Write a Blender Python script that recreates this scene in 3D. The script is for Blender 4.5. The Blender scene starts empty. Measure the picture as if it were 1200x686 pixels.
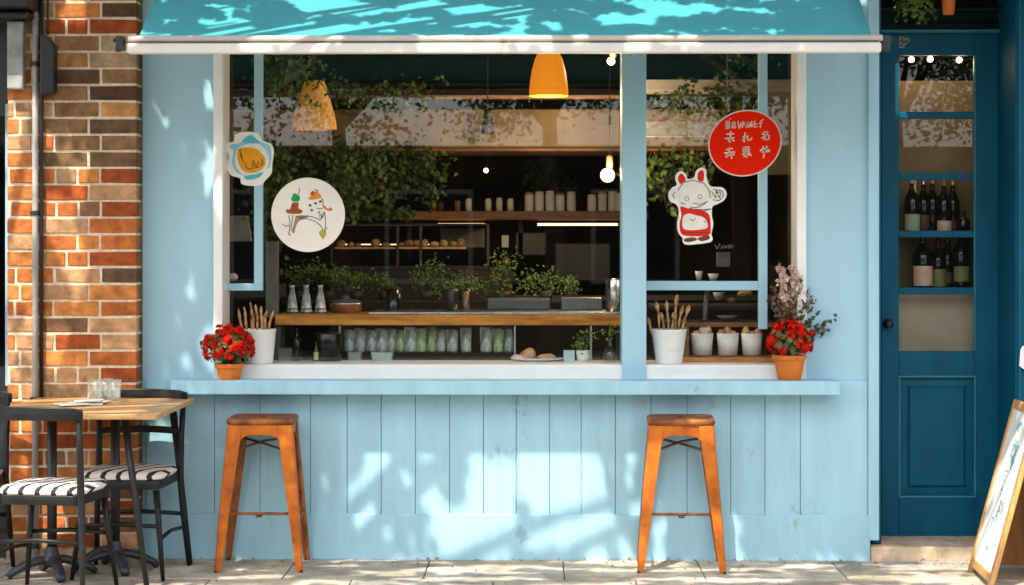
import bpy, math, random
from mathutils import Vector, Matrix, noise
R = random.Random(11)
scene = bpy.context.scene
COL = scene.collection
rad = math.radians

# ------------------------------------------------------------------ camera
F, D, H, YH, YAW = 2414.0, 10.7, 1.618, 290.0, rad(0.8)
XC = D * math.tan(YAW)
cam_d = bpy.data.cameras.new('camera')
cam = bpy.data.objects.new('camera', cam_d); COL.objects.link(cam)
cam.location = (XC, -D, H)
cam.rotation_euler = (rad(90), 0, YAW)
cam_d.sensor_width = 36; cam_d.lens = 36 * F / 1200
cam_d.shift_y = -(343 - YH) / 1200
cam_d.clip_start = 0.1; cam_d.clip_end = 2000
scene.camera = cam

def at(px, py, Y):
    """photo pixel -> point of the place at distance Y behind the shop front"""
    u = (px - 600) / F; v = (YH - py) / F
    dx = -math.sin(YAW) + u * math.cos(YAW); dy = math.cos(YAW) + u * math.sin(YAW)
    t = (Y + D) / dy
    return Vector((XC + t * dx, Y, H + t * v))
def ax(px, Y): return at(px, 300, Y).x
def az(py, Y, px=600): return at(px, py, Y).z

# ------------------------------------------------------------------ materials
MATS = {}
def mat(name, col, rough=0.6, var=0.12, scale=8, bump=0.0, bscale=60, metal=0.0, spec=0.5,
        col2=None, stretch=(1, 1, 1), emit=0, trans=0.0, coat=0.0, sheen=0.0, detail=4, chips=None):
    if name in MATS: return MATS[name]
    m = bpy.data.materials.new(name); m.use_nodes = True
    nt = m.node_tree; N = nt.nodes; L = nt.links
    b = N['Principled BSDF']
    tc = N.new('ShaderNodeTexCoord'); mp = N.new('ShaderNodeMapping')
    mp.inputs['Scale'].default_value = stretch
    oi = N.new('ShaderNodeObjectInfo'); sc_ = N.new('ShaderNodeMath'); sc_.operation = 'MULTIPLY'; sc_.inputs[1].default_value = 23.0
    ad = N.new('ShaderNodeVectorMath'); ad.operation = 'ADD'      # no two pieces share the same marks
    L.new(oi.outputs['Random'], sc_.inputs[0]); L.new(tc.outputs['Object'], ad.inputs[0]); L.new(sc_.outputs[0], ad.inputs[1])
    L.new(ad.outputs[0], mp.inputs['Vector'])
    no = N.new('ShaderNodeTexNoise'); no.inputs['Scale'].default_value = scale
    no.inputs['Detail'].default_value = detail; no.inputs['Roughness'].default_value = 0.6
    L.new(mp.outputs[0], no.inputs['Vector'])
    cr = N.new('ShaderNodeValToRGB')
    c1 = [max(0, c * (1 - var)) for c in col]; c2 = col2 or [min(1, c * (1 + var)) for c in col]
    cr.color_ramp.elements[0].position = 0.32; cr.color_ramp.elements[1].position = 0.68
    cr.color_ramp.elements[0].color = (*c1, 1); cr.color_ramp.elements[1].color = (*c2, 1)
    L.new(no.outputs['Fac'], cr.inputs['Fac']); L.new(cr.outputs['Color'], b.inputs['Base Color'])
    if chips:    # worn spots, scuffs and splashes: (colour, scale, threshold, strength, stretch)
        ccol, csc, cth, cst, cstr = chips
        m2 = N.new('ShaderNodeMapping'); m2.inputs['Scale'].default_value = cstr; m2.inputs['Location'].default_value = (3.1, 1.7, .4)
        L.new(ad.outputs[0], m2.inputs['Vector'])
        n3 = N.new('ShaderNodeTexNoise'); n3.inputs['Scale'].default_value = csc; n3.inputs['Detail'].default_value = 7; n3.inputs['Roughness'].default_value = .7
        L.new(m2.outputs[0], n3.inputs['Vector'])
        r3 = N.new('ShaderNodeMapRange'); r3.inputs['From Min'].default_value = cth; r3.inputs['From Max'].default_value = cth + .07
        r3.inputs['To Max'].default_value = cst
        L.new(n3.outputs['Fac'], r3.inputs['Value'])
        mc = N.new('ShaderNodeMix'); mc.data_type = 'RGBA'; mc.inputs['B'].default_value = (*ccol, 1)
        L.new(r3.outputs[0], mc.inputs['Factor']); L.new(cr.outputs['Color'], mc.inputs['A']); L.new(mc.outputs['Result'], b.inputs['Base Color'])
    b.inputs['Metallic'].default_value = metal
    b.inputs['Specular IOR Level'].default_value = spec
    if coat: b.inputs['Coat Weight'].default_value = coat
    if sheen:
        b.inputs['Sheen Weight'].default_value = sheen
    mr = N.new('ShaderNodeMapRange')
    mr.inputs['To Min'].default_value = max(0.02, rough - 0.09); mr.inputs['To Max'].default_value = min(1, rough + 0.09)
    L.new(no.outputs['Fac'], mr.inputs['Value']); L.new(mr.outputs[0], b.inputs['Roughness'])
    if bump:
        n2 = N.new('ShaderNodeTexNoise'); n2.inputs['Scale'].default_value = bscale; n2.inputs['Detail'].default_value = 4
        L.new(mp.outputs[0], n2.inputs['Vector'])
        bp = N.new('ShaderNodeBump'); bp.inputs['Strength'].default_value = bump; bp.inputs['Distance'].default_value = 0.01
        L.new(n2.outputs['Fac'], bp.inputs['Height']); L.new(bp.outputs[0], b.inputs['Normal'])
    if emit:
        b.inputs['Emission Color'].default_value = (*col, 1); b.inputs['Emission Strength'].default_value = emit
    if trans:   # leaves: a share of light passes through
        tl = N.new('ShaderNodeBsdfTranslucent'); mx = N.new('ShaderNodeMixShader'); mx.inputs[0].default_value = trans
        L.new(cr.outputs['Color'], tl.inputs['Color'])
        L.new(b.outputs[0], mx.inputs[1]); L.new(tl.outputs[0], mx.inputs[2])
        L.new(mx.outputs[0], N['Material Output'].inputs['Surface'])
    MATS[name] = m
    return m

def glass_mat(name, tint=(0.93, 0.96, 0.95), ior=1.45, rough=0.02, gloss=1.0):
    if name in MATS: return MATS[name]
    m = bpy.data.materials.new(name); m.use_nodes = True
    nt = m.node_tree; N = nt.nodes; L = nt.links
    N.remove(N['Principled BSDF'])
    tr = N.new('ShaderNodeBsdfTransparent'); tr.inputs['Color'].default_value = (*tint, 1)
    gl = N.new('ShaderNodeBsdfGlossy'); gl.inputs['Roughness'].default_value = rough
    # Schlick reflectance on either side of a thin wall
    lw = N.new('ShaderNodeLayerWeight'); lw.inputs['Blend'].default_value = 0.5
    f0 = ((ior - 1) / (ior + 1)) ** 2
    pw = N.new('ShaderNodeMath'); pw.operation = 'POWER'; pw.inputs[1].default_value = 4.5
    ma = N.new('ShaderNodeMath'); ma.operation = 'MULTIPLY_ADD'; ma.inputs[1].default_value = (1 - f0) * gloss; ma.inputs[2].default_value = f0 * gloss
    mx = N.new('ShaderNodeMixShader')
    L.new(lw.outputs['Facing'], pw.inputs[0]); L.new(pw.outputs[0], ma.inputs[0]); L.new(ma.outputs[0], mx.inputs[0])
    L.new(tr.outputs[0], mx.inputs[1]); L.new(gl.outputs[0], mx.inputs[2])
    L.new(mx.outputs[0], N['Material Output'].inputs['Surface'])
    MATS[name] = m
    return m

def pale_glass(name, col, k):
    m = glass_mat(name, (.9, .95, .92), 1.5, .05, 1.0); N = m.node_tree.nodes; L = m.node_tree.links
    out = N['Material Output']; src = out.inputs['Surface'].links[0].from_socket
    d = N.new('ShaderNodeBsdfDiffuse'); tc = N.new('ShaderNodeTexCoord'); no = N.new('ShaderNodeTexNoise'); no.inputs['Scale'].default_value = 26; mp = N.new('ShaderNodeMapping'); mp.inputs['Scale'].default_value = (1, 1, .45)
    L.new(tc.outputs['Object'], mp.inputs['Vector']); L.new(mp.outputs[0], no.inputs['Vector'])
    mr = N.new('ShaderNodeMapRange'); mr.inputs['From Min'].default_value = .38; mr.inputs['From Max'].default_value = .62; mr.inputs['To Min'].default_value = k * .3; mr.inputs['To Max'].default_value = k * 1.6
    L.new(no.outputs['Fac'], mr.inputs['Value']); d.inputs['Color'].default_value = (*col, 1)
    mx = N.new('ShaderNodeMixShader'); L.new(mr.outputs[0], mx.inputs[0]); L.new(src, mx.inputs[1]); L.new(d.outputs[0], mx.inputs[2]); L.new(mx.outputs[0], out.inputs['Surface']); return m

def attr_mat(name, attr, rough=0.9, bump=0.5, bscale=70, nscale=25, var=0.35):
    """base colour from a per-face colour attribute (each brick its own colour), broken up by noise"""
    m = bpy.data.materials.new(name); m.use_nodes = True
    nt = m.node_tree; N = nt.nodes; L = nt.links; b = N['Principled BSDF']
    a = N.new('ShaderNodeAttribute'); a.attribute_name = attr
    tc = N.new('ShaderNodeTexCoord'); no = N.new('ShaderNodeTexNoise'); no.inputs['Scale'].default_value = nscale; no.inputs['Detail'].default_value = 6
    no.inputs['Roughness'].default_value = 0.65
    L.new(tc.outputs['Object'], no.inputs['Vector'])
    mr = N.new('ShaderNodeMapRange'); mr.inputs['From Min'].default_value = 0.3; mr.inputs['From Max'].default_value = 0.7
    mr.inputs['To Min'].default_value = 1 - var; mr.inputs['To Max'].default_value = 1 + var
    L.new(no.outputs['Fac'], mr.inputs['Value'])
    n4 = N.new('ShaderNodeTexNoise'); n4.inputs['Scale'].default_value = nscale * .4; n4.inputs['Detail'].default_value = 3; L.new(tc.outputs['Object'], n4.inputs['Vector'])
    m4 = N.new('ShaderNodeMapRange'); m4.inputs['From Min'].default_value = .35; m4.inputs['From Max'].default_value = .65; m4.inputs['To Min'].default_value = 1 - var * .8; m4.inputs['To Max'].default_value = 1 + var * .5
    L.new(n4.outputs['Fac'], m4.inputs['Value'])
    mm = N.new('ShaderNodeMath'); mm.operation = 'MULTIPLY'; L.new(mr.outputs[0], mm.inputs[0]); L.new(m4.outputs[0], mm.inputs[1])
    vm = N.new('ShaderNodeVectorMath'); vm.operation = 'SCALE'
    L.new(a.outputs['Color'], vm.inputs[0]); L.new(mm.outputs[0], vm.inputs['Scale'])
    L.new(vm.outputs[0], b.inputs['Base Color'])
    n2 = N.new('ShaderNodeTexNoise'); n2.inputs['Scale'].default_value = bscale; n2.inputs['Detail'].default_value = 5
    L.new(tc.outputs['Object'], n2.inputs['Vector'])
    bp = N.new('ShaderNodeBump'); bp.inputs['Strength'].default_value = bump; bp.inputs['Distance'].default_value = 0.006
    L.new(n2.outputs['Fac'], bp.inputs['Height']); L.new(bp.outputs[0], b.inputs['Normal'])
    b.inputs['Roughness'].default_value = rough; b.inputs['Specular IOR Level'].default_value = 0.25
    return m

# ------------------------------------------------------------------ mesh building
class MB:
    def __init__(s): s.v = []; s.f = []; s.c = []
    def add(s, vs, fs, col=None):
        o = len(s.v); s.v += [Vector(v) for v in vs]
        s.f += [tuple(i + o for i in f) for f in fs]; s.c += [col] * len(fs); return s
    def box(s, x0, x1, y0, y1, z0, z1, col=None):
        if x0 > x1: x0, x1 = x1, x0
        if y0 > y1: y0, y1 = y1, y0
        if z0 > z1: z0, z1 = z1, z0
        return s.add([(x0, y0, z0), (x1, y0, z0), (x1, y1, z0), (x0, y1, z0), (x0, y0, z1), (x1, y0, z1), (x1, y1, z1), (x0, y1, z1)],
                     [(0, 3, 2, 1), (4, 5, 6, 7), (0, 1, 5, 4), (1, 2, 6, 5), (2, 3, 7, 6), (3, 0, 4, 7)], col)
    def loft(s, rings, close=True, cap=True):
        n = len(rings[0]); vs = [p for r in rings for p in r]; fs = []
        for k in range(len(rings) - 1):
            for i in range(n if close else n - 1):
                j = (i + 1) % n
                fs.append((k * n + i, k * n + j, (k + 1) * n + j, (k + 1) * n + i))
        if cap and close:
            fs.append(tuple(reversed(range(n)))); fs.append(tuple((len(rings) - 1) * n + i for i in range(n)))
        return s.add(vs, fs)
    def tube(s, pts, r, n=8, cap=True, flat=1.0):
        pts = [Vector(p) for p in pts]
        rs = r if isinstance(r, (list, tuple)) else [r] * len(pts)
        rings = []; up = None
        for i, p in enumerate(pts):
            d = (pts[min(i + 1, len(pts) - 1)] - pts[max(i - 1, 0)])
            if d.length < 1e-9: d = Vector((0, 0, 1))
            d.normalize()
            if up is None: up = Vector((0, 0, 1)) if abs(d.z) < 0.9 else Vector((0, 1, 0))
            a = d.cross(up)
            if a.length < 1e-4: a = d.cross(Vector((1, 0, 0)))
            a.normalize(); b = a.cross(d).normalized(); up = b
            rings.append([p + a * math.cos(t) * rs[i] + b * math.sin(t) * rs[i] * flat for t in [2 * math.pi * k / n for k in range(n)]])
        return s.loft(rings, True, cap)
    def lathe(s, prof, c=(0, 0, 0), n=24, cap=False, sx=1, sy=1):
        c = Vector(c)
        rings = [[c + Vector((r * sx * math.cos(t), r * sy * math.sin(t), z)) for t in [2 * math.pi * k / n for k in range(n)]] for r, z in prof]
        return s.loft(rings, True, cap)
    def ball(s, c, r, n=10, sq=(1, 1, 1)):
        c = Vector(c); rings = []
        for k in range(1, n):
            a = math.pi * k / n
            rings.append([c + Vector((r * sq[0] * math.sin(a) * math.cos(t), r * sq[1] * math.sin(a) * math.sin(t), -r * sq[2] * math.cos(a))) for t in [2 * math.pi * i / (2 * n) for i in range(2 * n)]])
        return s.loft(rings, True, True)
    def prism(s, poly, y0, y1):
        """poly: (x, z) points, extruded from y0 (front) to y1"""
        n = len(poly)
        vs = [(x, y0, z) for x, z in poly] + [(x, y1, z) for x, z in poly]
        fs = [tuple(range(n)), tuple(reversed(range(n, 2 * n)))] + [(i, i + n, (i + 1) % n + n, (i + 1) % n) for i in range(n)]
        return s.add(vs, fs)
    def bar(s, p, q, w, h, up=(0, 0, 1)):
        p, q = Vector(p), Vector(q); d = (q - p).normalized(); up = Vector(up)
        a = d.cross(up)
        if a.length < 1e-4: a = d.cross(Vector((0, 1, 0)))
        a.normalize(); b = a.cross(d).normalized()
        return s.loft([[x + a * sx * w / 2 + b * sy * h / 2 for sx, sy in ((-1, -1), (1, -1), (1, 1), (-1, 1))] for x in (p, q)])
    def leaf(s, c, nrm, size, asp=0.55, rnd=R):
        nrm = Vector(nrm)
        if nrm.length < 1e-6: nrm = Vector((0, 0, 1))
        nrm.normalize()
        t = nrm.cross(Vector((rnd.uniform(-1, 1), rnd.uniform(-1, 1), rnd.uniform(-1, 1))))
        if t.length < 1e-4: t = nrm.orthogonal()
        t.normalize(); w = nrm.cross(t); c = Vector(c); k = size * asp * .5
        fold = nrm * size * 0.10
        return s.add([c - t * size * .5, c + w * k + fold - t * size * .08, c + t * size * .5, c - w * k + fold - t * size * .08], [(0, 1, 2), (0, 2, 3)])
    def build(s, name, m, parent=None, smooth=False, bevel=0, origin=None, solid=0, seg=2, sub=0):
        if origin is None:
            origin = parent_world(parent) if parent else Vector((0, 0, 0))
        origin = Vector(origin)
        me = bpy.data.meshes.new(name)
        me.from_pydata([tuple(v - origin) for v in s.v], [], s.f)
        me.materials.append(m)
        if any(c is not None for c in s.c):
            a = me.attributes.new('tone', 'FLOAT_COLOR', 'FACE')
            for i, c in enumerate(s.c): a.data[i].color = (*(c or (0.5, 0.5, 0.5)), 1)
        me.validate(); 
        import bmesh
        bm = bmesh.new(); bm.from_mesh(me); bmesh.ops.recalc_face_normals(bm, faces=bm.faces) if not getattr(s, 'raw', False) else None
        bm.to_mesh(me); bm.free()
        if smooth:
            for p in me.polygons: p.use_smooth = True
        o = bpy.data.objects.new(name, me); COL.objects.link(o)
        if parent: o.parent = parent
        else: o.location = origin
        if solid:
            md = o.modifiers.new('solid', 'SOLIDIFY'); md.thickness = solid; md.offset = 0
        if bevel:
            md = o.modifiers.new('bevel', 'BEVEL'); md.width = bevel; md.segments = seg; md.limit_method = 'ANGLE'; md.angle_limit = rad(35)
            md.harden_normals = False
            if not smooth:
                for p in me.polygons: p.use_smooth = False
        if sub:
            md = o.modifiers.new('sub', 'SUBSURF'); md.levels = sub; md.render_levels = sub
        return o

def parent_world(o):
    p = Vector((0, 0, 0))
    while o is not None: p = p + o.location; o = o.parent
    return p

def tag(o, label=None, cat=None, group=None, kind=None):
    if label: o['label'] = label
    if cat: o['category'] = cat
    if group: o['group'] = group
    if kind: o['kind'] = kind
    return o
def thing(name, label, cat, loc=(0, 0, 0), group=None):
    o = bpy.data.objects.new(name, None); COL.objects.link(o); o.location = loc; o.empty_display_size = 0.1
    return tag(o, label, cat, group)
def struct(o): o['kind'] = 'structure'; return o
def dup(o, loc=None, rz=None, label=None, parent=None):
    kids = list(o.children)
    c = o.copy(); COL.objects.link(c)
    if parent: c.parent = parent
    if loc is not None: c.location = loc
    if rz is not None: c.rotation_euler = (0, 0, rz)
    if label: c['label'] = label
    for k in kids: dup(k, parent=c)
    return c
# ------------------------------------------------------------------ shared materials
BLUE = mat('pale_blue_paint', (0.33, 0.545, 0.635), 0.45, 0.05, 3, 0.06, 140, stretch=(1, 1, .5))
BLUE2 = mat('pale_blue_board_paint', (0.315, 0.54, 0.64), 0.48, 0.08, 4, 0.14, 60, stretch=(3, 3, .4), chips=((.17, .24, .25), 3.6, .615, .55, (1, 1, .8)))
WHITE = mat('white_gloss_paint', (0.80, 0.78, 0.74), 0.38, 0.05, 5, 0.05, 60, chips=((.50, .46, .40), 5, .68, .6, (1, 1, 1)))
TEAL = mat('dark_teal_paint', (0.0004, 0.085, 0.142), 0.5, 0.15, 5, 0.07, 60, stretch=(2, 2, .5), spec=0.18, chips=((.03, .12, .14), 4, .68, .5, (1, 1, .6)))
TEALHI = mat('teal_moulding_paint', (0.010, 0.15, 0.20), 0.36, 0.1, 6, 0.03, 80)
BLACK = mat('black_satin_wood', (0.008, 0.0085, 0.009), 0.42, 0.3, 12, 0.08, 60, spec=0.3, chips=((.10, .075, .05), 16, .68, .6, (1, 1, .5)))
BLACKM = mat('black_metal', (0.012, 0.013, 0.014), 0.42, 0.25, 10, 0.08, 90)
GREYM = mat('weathered_grey_metal', (0.30, 0.31, 0.30), 0.55, 0.35, 9, 0.2, 40)
STEEL = mat('brushed_steel', (0.55, 0.56, 0.56), 0.28, 0.1, 8, 0.02, 90, metal=1.0)
CREAM = mat('cream_plastic', (0.72, 0.69, 0.62), 0.5, 0.05, 8)
STONE = mat('sandstone_step', (0.46, 0.34, 0.22), 0.9, 0.3, 9, 0.5, 45, col2=(0.60, 0.47, 0.33))
GLASS = glass_mat('window_glass', (0.95, 0.97, 0.96), 1.68, 0.012, 1.0)
CLEAR = glass_mat('clear_tableware_glass', (0.93, 0.96, 0.95), 1.5, 0.03, 1.0)
WOOD = mat('varnished_counter_wood', (0.46, 0.15, 0.02), 0.45, 0.35, 5, 0.08, 50, stretch=(1, 8, 8), col2=(0.66, 0.27, 0.05), spec=0.2)
TABLEWOOD = mat('honey_table_wood', (0.44, 0.235, 0.085), 0.4, 0.25, 4, 0.05, 50, stretch=(1.2, 9, 9), col2=(0.60, 0.36, 0.15))
TERRA = mat('terracotta', (0.56, 0.16, 0.03), 0.8, 0.2, 7, 0.15, 60, spec=0.2)
WHITEPOT = mat('white_enamel', (0.78, 0.77, 0.74), 0.35, 0.05, 9, 0.04, 30)
LEAF = mat('leaf_green', (0.055, 0.115, 0.022), 0.5, 0.5, 14, col2=(0.15, 0.21, 0.045), trans=0.3)
LEAFD = mat('leaf_dark_green', (0.035, 0.075, 0.018), 0.55, 0.5, 14, col2=(0.10, 0.15, 0.03), trans=0.25)
STEM = mat('brown_stem', (0.10, 0.06, 0.03), 0.8, 0.3, 20)
CARD = mat('matt_white_vinyl', (0.88, 0.86, 0.80), 0.7, 0.03, 6, spec=0.1)
INK = mat('dark_ink', (0.03, 0.025, 0.022), 0.6, 0.2, 20)
LAMPGLOW = mat('warm_lamp_glow', (1.0, 0.72, 0.40), 0.5, 0.0, 5, emit=1.6)

# ------------------------------------------------------------------ ground
g = MB(); g.box(-700, 700, -900, 500, -0.5, -0.135)
struct(g.build('ground', mat('far_ground', (0.24, 0.23, 0.20), 0.95, 0.2, 0.5)))
g = MB(); g.box(-60, 60, -13.0, -3.75, -0.2, -0.12)
struct(g.build('road', mat('asphalt', (0.055, 0.055, 0.056), 0.9, 0.25, 3, 0.4, 120)))
g = MB()
k = -60.0
while k < 60: g.box(k, k + .895, -3.74, -3.60, -0.15, 0.004); k += .9
struct(g.build('kerb', mat('kerb_concrete', (0.40, 0.38, 0.34), 0.85, 0.15, 4, 0.3, 60), bevel=.012))
# paving slabs with open joints over a bed of sand
g = MB(); rp = random.Random(5)
xs0 = -1.115 - .69 * 18
rows = [(0.0, -.27), (-.27, -.66), (-.66, -1.10), (-1.10, -1.55), (-1.55, -2.0), (-2.0, -2.5), (-2.5, -3.0), (-3.0, -3.6)]
for r, (ya, yb) in enumerate(rows):
    off = [0, 0, .345, 0, .345, 0, .345, 0][r]
    for i in range(38):
        x = xs0 + off + i * .69
        w = rp.uniform(.82, 1.06); t = rp.uniform(-.03, .03)
        base = (0.44 * w + t, 0.395 * w, 0.325 * w - t)
        dz = rp.uniform(-.0025, .0015)
        g.box(x + .003, x + .687, yb + .003, ya - .003 if r else ya + .1, -0.06, dz, base)
struct(g.build('pavement', attr_mat('paving_stone', 'tone', 0.92, 0.7, 40, 7, 0.36), bevel=.004))
g = MB(); g.box(-14, 14, -3.6, .1, -.1, -.012)
struct(g.build('pavement_bed', mat('joint_sand', (0.13, 0.11, 0.085), 0.95, 0.3, 30)))
# dry leaves and grit lying along the foot of the wall
g = MB(); rl = random.Random(9)
for i in range(520):
    x = rl.uniform(-2.7, 2.8); y = -abs(rl.gauss(0, .10)) - .03 if i < 330 else rl.uniform(-.95, -.05)
    sz = rl.choice([.008, .012, .018, .026])
    g.leaf((x, y, .004 + sz * .2), (rl.uniform(-.5, .5), rl.uniform(-.5, .5), 1), sz, .6, rl)
tag(g.build('leaf_litter', mat('dry_leaf', (0.22, 0.10, 0.035), 0.9, 0.5, 60)), kind='stuff')

# ------------------------------------------------------------------ the cafe front
shop = thing('cafe_shopfront', 'pale blue painted cafe front with a wide window and a dark teal door', 'shopfront')
def bx(name, m, px0, px1, py0, py1, y0, y1, parent=shop, bevel=.003, Y=None):
    """box from photo pixels measured on its front face"""
    b = MB(); b.box(ax(px0, y0), ax(px1, y0), y0, y1, az(py1, y0), az(py0, y0)); return b.build(name, m, parent, bevel=bevel)

ZT = 3.75
b = MB(); b.box(ax(167, 0), ax(251, 0), 0, .14, 0, ZT); b.build('wall_panel', BLUE, shop)
b = MB(); b.box(ax(944, 0), ax(1018, 0), 0, .14, 0, ZT); b.build('wall_panel', BLUE, shop)
b = MB(); b.box(ax(251, 0), ax(944, 0), .01, .14, az(40, 0), ZT); b.build('fascia', BLUE, shop)
b = MB(); b.box(ax(251, 0), ax(944, 0), .012, .12, 0, az(447, 0)); b.build('stall_riser', BLUE, shop)
# vertical boards
gro = [172, 212, 252, 305, 364, 407, 447, 487, 527, 566.5, 605, 644, 681, 721, 763, 805, 856, 896, 937.5, 1016.5]
b = MB(); zb, zt = az(604, 0), az(446, 0)
for i, (p, q) in enumerate(zip(gro[:-1], gro[1:])):
    gap = .0032 if i in (5, 9, 13, 17) else .0022
    b.box(ax(p, 0) + gap / 2, ax(q, 0) - gap / 2, -.014, .004 - .003 * (i % 2) * .5, zb, zt)
b.build('board_panel', BLUE2, shop, bevel=.0022)
b = MB(); b.box(ax(167, 0) - .001, ax(1019, 0), -.027, .03, -.02, az(603, -.025)); b.build('skirting', BLUE2, shop, bevel=.004)
# ledge
b = MB(); b.box(ax(200, -.2), ax(985, -.2), -.20, .005, az(463, -.2), az(446.5, -.2)); b.build('ledge', BLUE2, shop, bevel=.005)
# right corner trim
b = MB(); b.box(ax(1017.5, -.03), ax(1030.5, -.03), -.03, .2, az(633, -.03), ZT); b.build('corner_trim', BLUE2, shop, bevel=.006)
b = MB(); b.box(ax(1019.5, .1), ax(1030, .1), .03, .6, 0, ZT); b.build('door_jamb', TEAL, shop)
# thin dark shadow gap strip beside brick pier
# window
wf = MB(); zs, zh = az(427.5, -.03), 2.80
def vpost(px0, px1, y0, y1, z0, z1, mb):
    mb.box(ax(px0, y0), ax(px1, y0), y0, y1, z0, z1)
vpost(250, 260.5, -.035, .22, az(445.5, -.035), zh, wf)
vpost(934, 945, -.035, .22, az(445.5, -.035), zh, wf)
wf.box(ax(260.6, -.03), ax(933.9, -.03), -.031, .218, az(445.5, -.03), zs)
wf.box(ax(264.6, -.03), ax(929.9, -.03), -.02, .2, az(47, 0), zh)
win = wf.build('window', WHITE, shop, bevel=.004)
m_ = MB(); m_.box(ax(729, -.045), ax(757.5, -.045), -.045, .222, az(445.5, -.045), zh); m_.build('mullion', BLUE, win, bevel=.004)
for px0, px1, py1 in ((297.5, 307.5, 333), (889, 899.5, 331)):
    m_ = MB(); m_.box(ax(px0, .14), ax(px1, .14), .14, .186, az(py1 + 55 if px0 > 500 else py1, .14), az(47, 0)); m_.build('sash_bar', BLUE, win, bevel=.004)
m_ = MB(); m_.box(ax(262, .142), ax(307.5, .142), .142, .184, az(341, .142), az(332.5, .142)); m_.build('sash_bar', BLUE, win, bevel=.004)
m_ = MB(); m_.box(ax(756.5, .142), ax(889, .142), .142, .184, az(340.5, .142), az(329.5, .142)); m_.build('sash_bar', BLUE, win, bevel=.004)
for px0, px1 in ((263, 728.9), (756, 931)):
    m_ = MB(); x0, x1 = ax(px0, .06), ax(px1, .06); z0, z1 = zs + .0, az(47, 0)
    m_.add([(x0, .163, z0), (x1, .163, z0), (x1, .163, z1), (x0, .163, z1)], [(0, 1, 2, 3)])
    m_.build('pane', GLASS, win)

# ------------------------------------------------------------------ the door, set back from the street
YD = .42
dz0 = az(628, YD)
db = MB(); dx0, dx1 = ax(1033, YD), ax(1170, YD)
gx0, gx1 = ax(1053.5, YD), ax(1142.5, YD)
ztop = az(39, YD)
def dbox(x0, x1, z0, z1, y0=YD, y1=YD + .045): db.box(x0, x1, y0, y1, z0, z1)
dbox(dx0, gx0, dz0, ztop); dbox(gx1, dx1, dz0, ztop)
dbox(gx0, gx1, az(65.5, YD), ztop)
edges = [(65.5, 131.5), (139.5, 203), (211, 270.5), (278.5, 337), (345.5, 411.5)]
for (a, c), (d, e) in zip(edges[:-1], edges[1:]): dbox(gx0, gx1, az(d, YD), az(c, YD), YD + .004, YD + .041)
dbox(gx0, gx1, az(441, YD), az(411.5, YD)); dbox(gx0, gx1, dz0, az(582, YD))
dbox(gx0, gx1, az(582, YD), az(441, YD), YD + .022, YD + .04)
door = db.build('door', TEAL, shop, bevel=.004)
p = MB()   # raised field of the lower panel with sloping edges
xa, xb, za, zb_ = gx0 + .006, gx1 - .006, az(580, YD), az(443, YD)
inn = .055
o4 = [(xa, YD + .021, za), (xb, YD + .021, za), (xb, YD + .021, zb_), (xa, YD + .021, zb_)]
i4 = [(xa + inn, YD + .004, za + inn), (xb - inn, YD + .004, za + inn), (xb - inn, YD + .004, zb_ - inn), (xa + inn, YD + .004, zb_ - inn)]
o3 = [(xa + inn * .75, YD + .016, za + inn * .75), (xb - inn * .75, YD + .016, za + inn * .75), (xb - inn * .75, YD + .016, zb_ - inn * .75), (xa + inn * .75, YD + .016, zb_ - inn * .75)]
p.loft([o4, o3, i4], True, False); p.add(i4, [(0, 1, 2, 3)])
p.build('panel', TEAL, door)
# mouldings round the panel and the glazing
def frame_ring(mb, x0, x1, z0, z1, w, y0, y1):
    mb.box(x0, x1, y0, y1, z0, z0 + w); mb.box(x0, x1, y0, y1, z1 - w, z1)
    mb.box(x0, x0 + w, y0, y1, z0 + w, z1 - w); mb.box(x1 - w, x1, y0, y1, z0 + w, z1 - w)
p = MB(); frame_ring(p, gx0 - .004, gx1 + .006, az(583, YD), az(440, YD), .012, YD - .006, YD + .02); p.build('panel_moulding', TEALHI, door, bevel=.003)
for a, c in edges:
    p = MB(); z0, z1 = az(c, YD), az(a, YD)
    p.add([(gx0, YD + .02, z0), (gx1, YD + .02, z0), (gx1, YD + .02, z1), (gx0, YD + .02, z1)], [(0, 1, 2, 3)]); p.build('pane', GLASS, door)
p = MB(); p.box(gx1 - .006, gx1 + .004, YD - .004, YD + .018, az(411, YD), az(66, YD)); p.build('glazing_bead', TEALHI, door, bevel=.002)
p = MB(); kc = at(1040, 379.5, YD)
p.lathe([(0.0, 0), (.026, 0), (.026, .006), (.012, .010), (.010, .030), (.022, .036), (.026, .048), (.020, .060), (0.001, .064)], (0, 0, 0), 20)
for i, v in enumerate(p.v): p.v[i] = Vector((kc.x + v.x, YD - v.z, kc.z + v.y))
p.build('door_knob', BLACKM, door, smooth=True)
# door surround: stepped frame to the right, head above, pilaster
fr = MB()
fr.box(ax(1170.6, .40), ax(1176, .40), .40, .5, dz0, az(39, .4)); 
fr.box(ax(1180, .30), ax(1190, .30), .30, .5, dz0, ZT)
fr.build('door_frame', TEAL, shop, bevel=.005)
fr = MB(); fr.box(ax(1176, .37), ax(1180, .37), .37, .48, dz0, az(35, .37)); fr.box(ax(1033, .37), ax(1176, .37), .37, .48, az(39, .37), az(35, .37)); fr.build('frame_bead', TEALHI, shop, bevel=.003)
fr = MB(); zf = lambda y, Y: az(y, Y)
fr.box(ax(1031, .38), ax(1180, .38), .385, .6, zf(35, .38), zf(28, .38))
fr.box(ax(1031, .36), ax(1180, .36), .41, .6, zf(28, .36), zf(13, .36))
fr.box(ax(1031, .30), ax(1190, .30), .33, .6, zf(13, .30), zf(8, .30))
fr.box(ax(1031, .36), ax(1190, .36), .42, .6, zf(8, .36), ZT)
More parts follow.
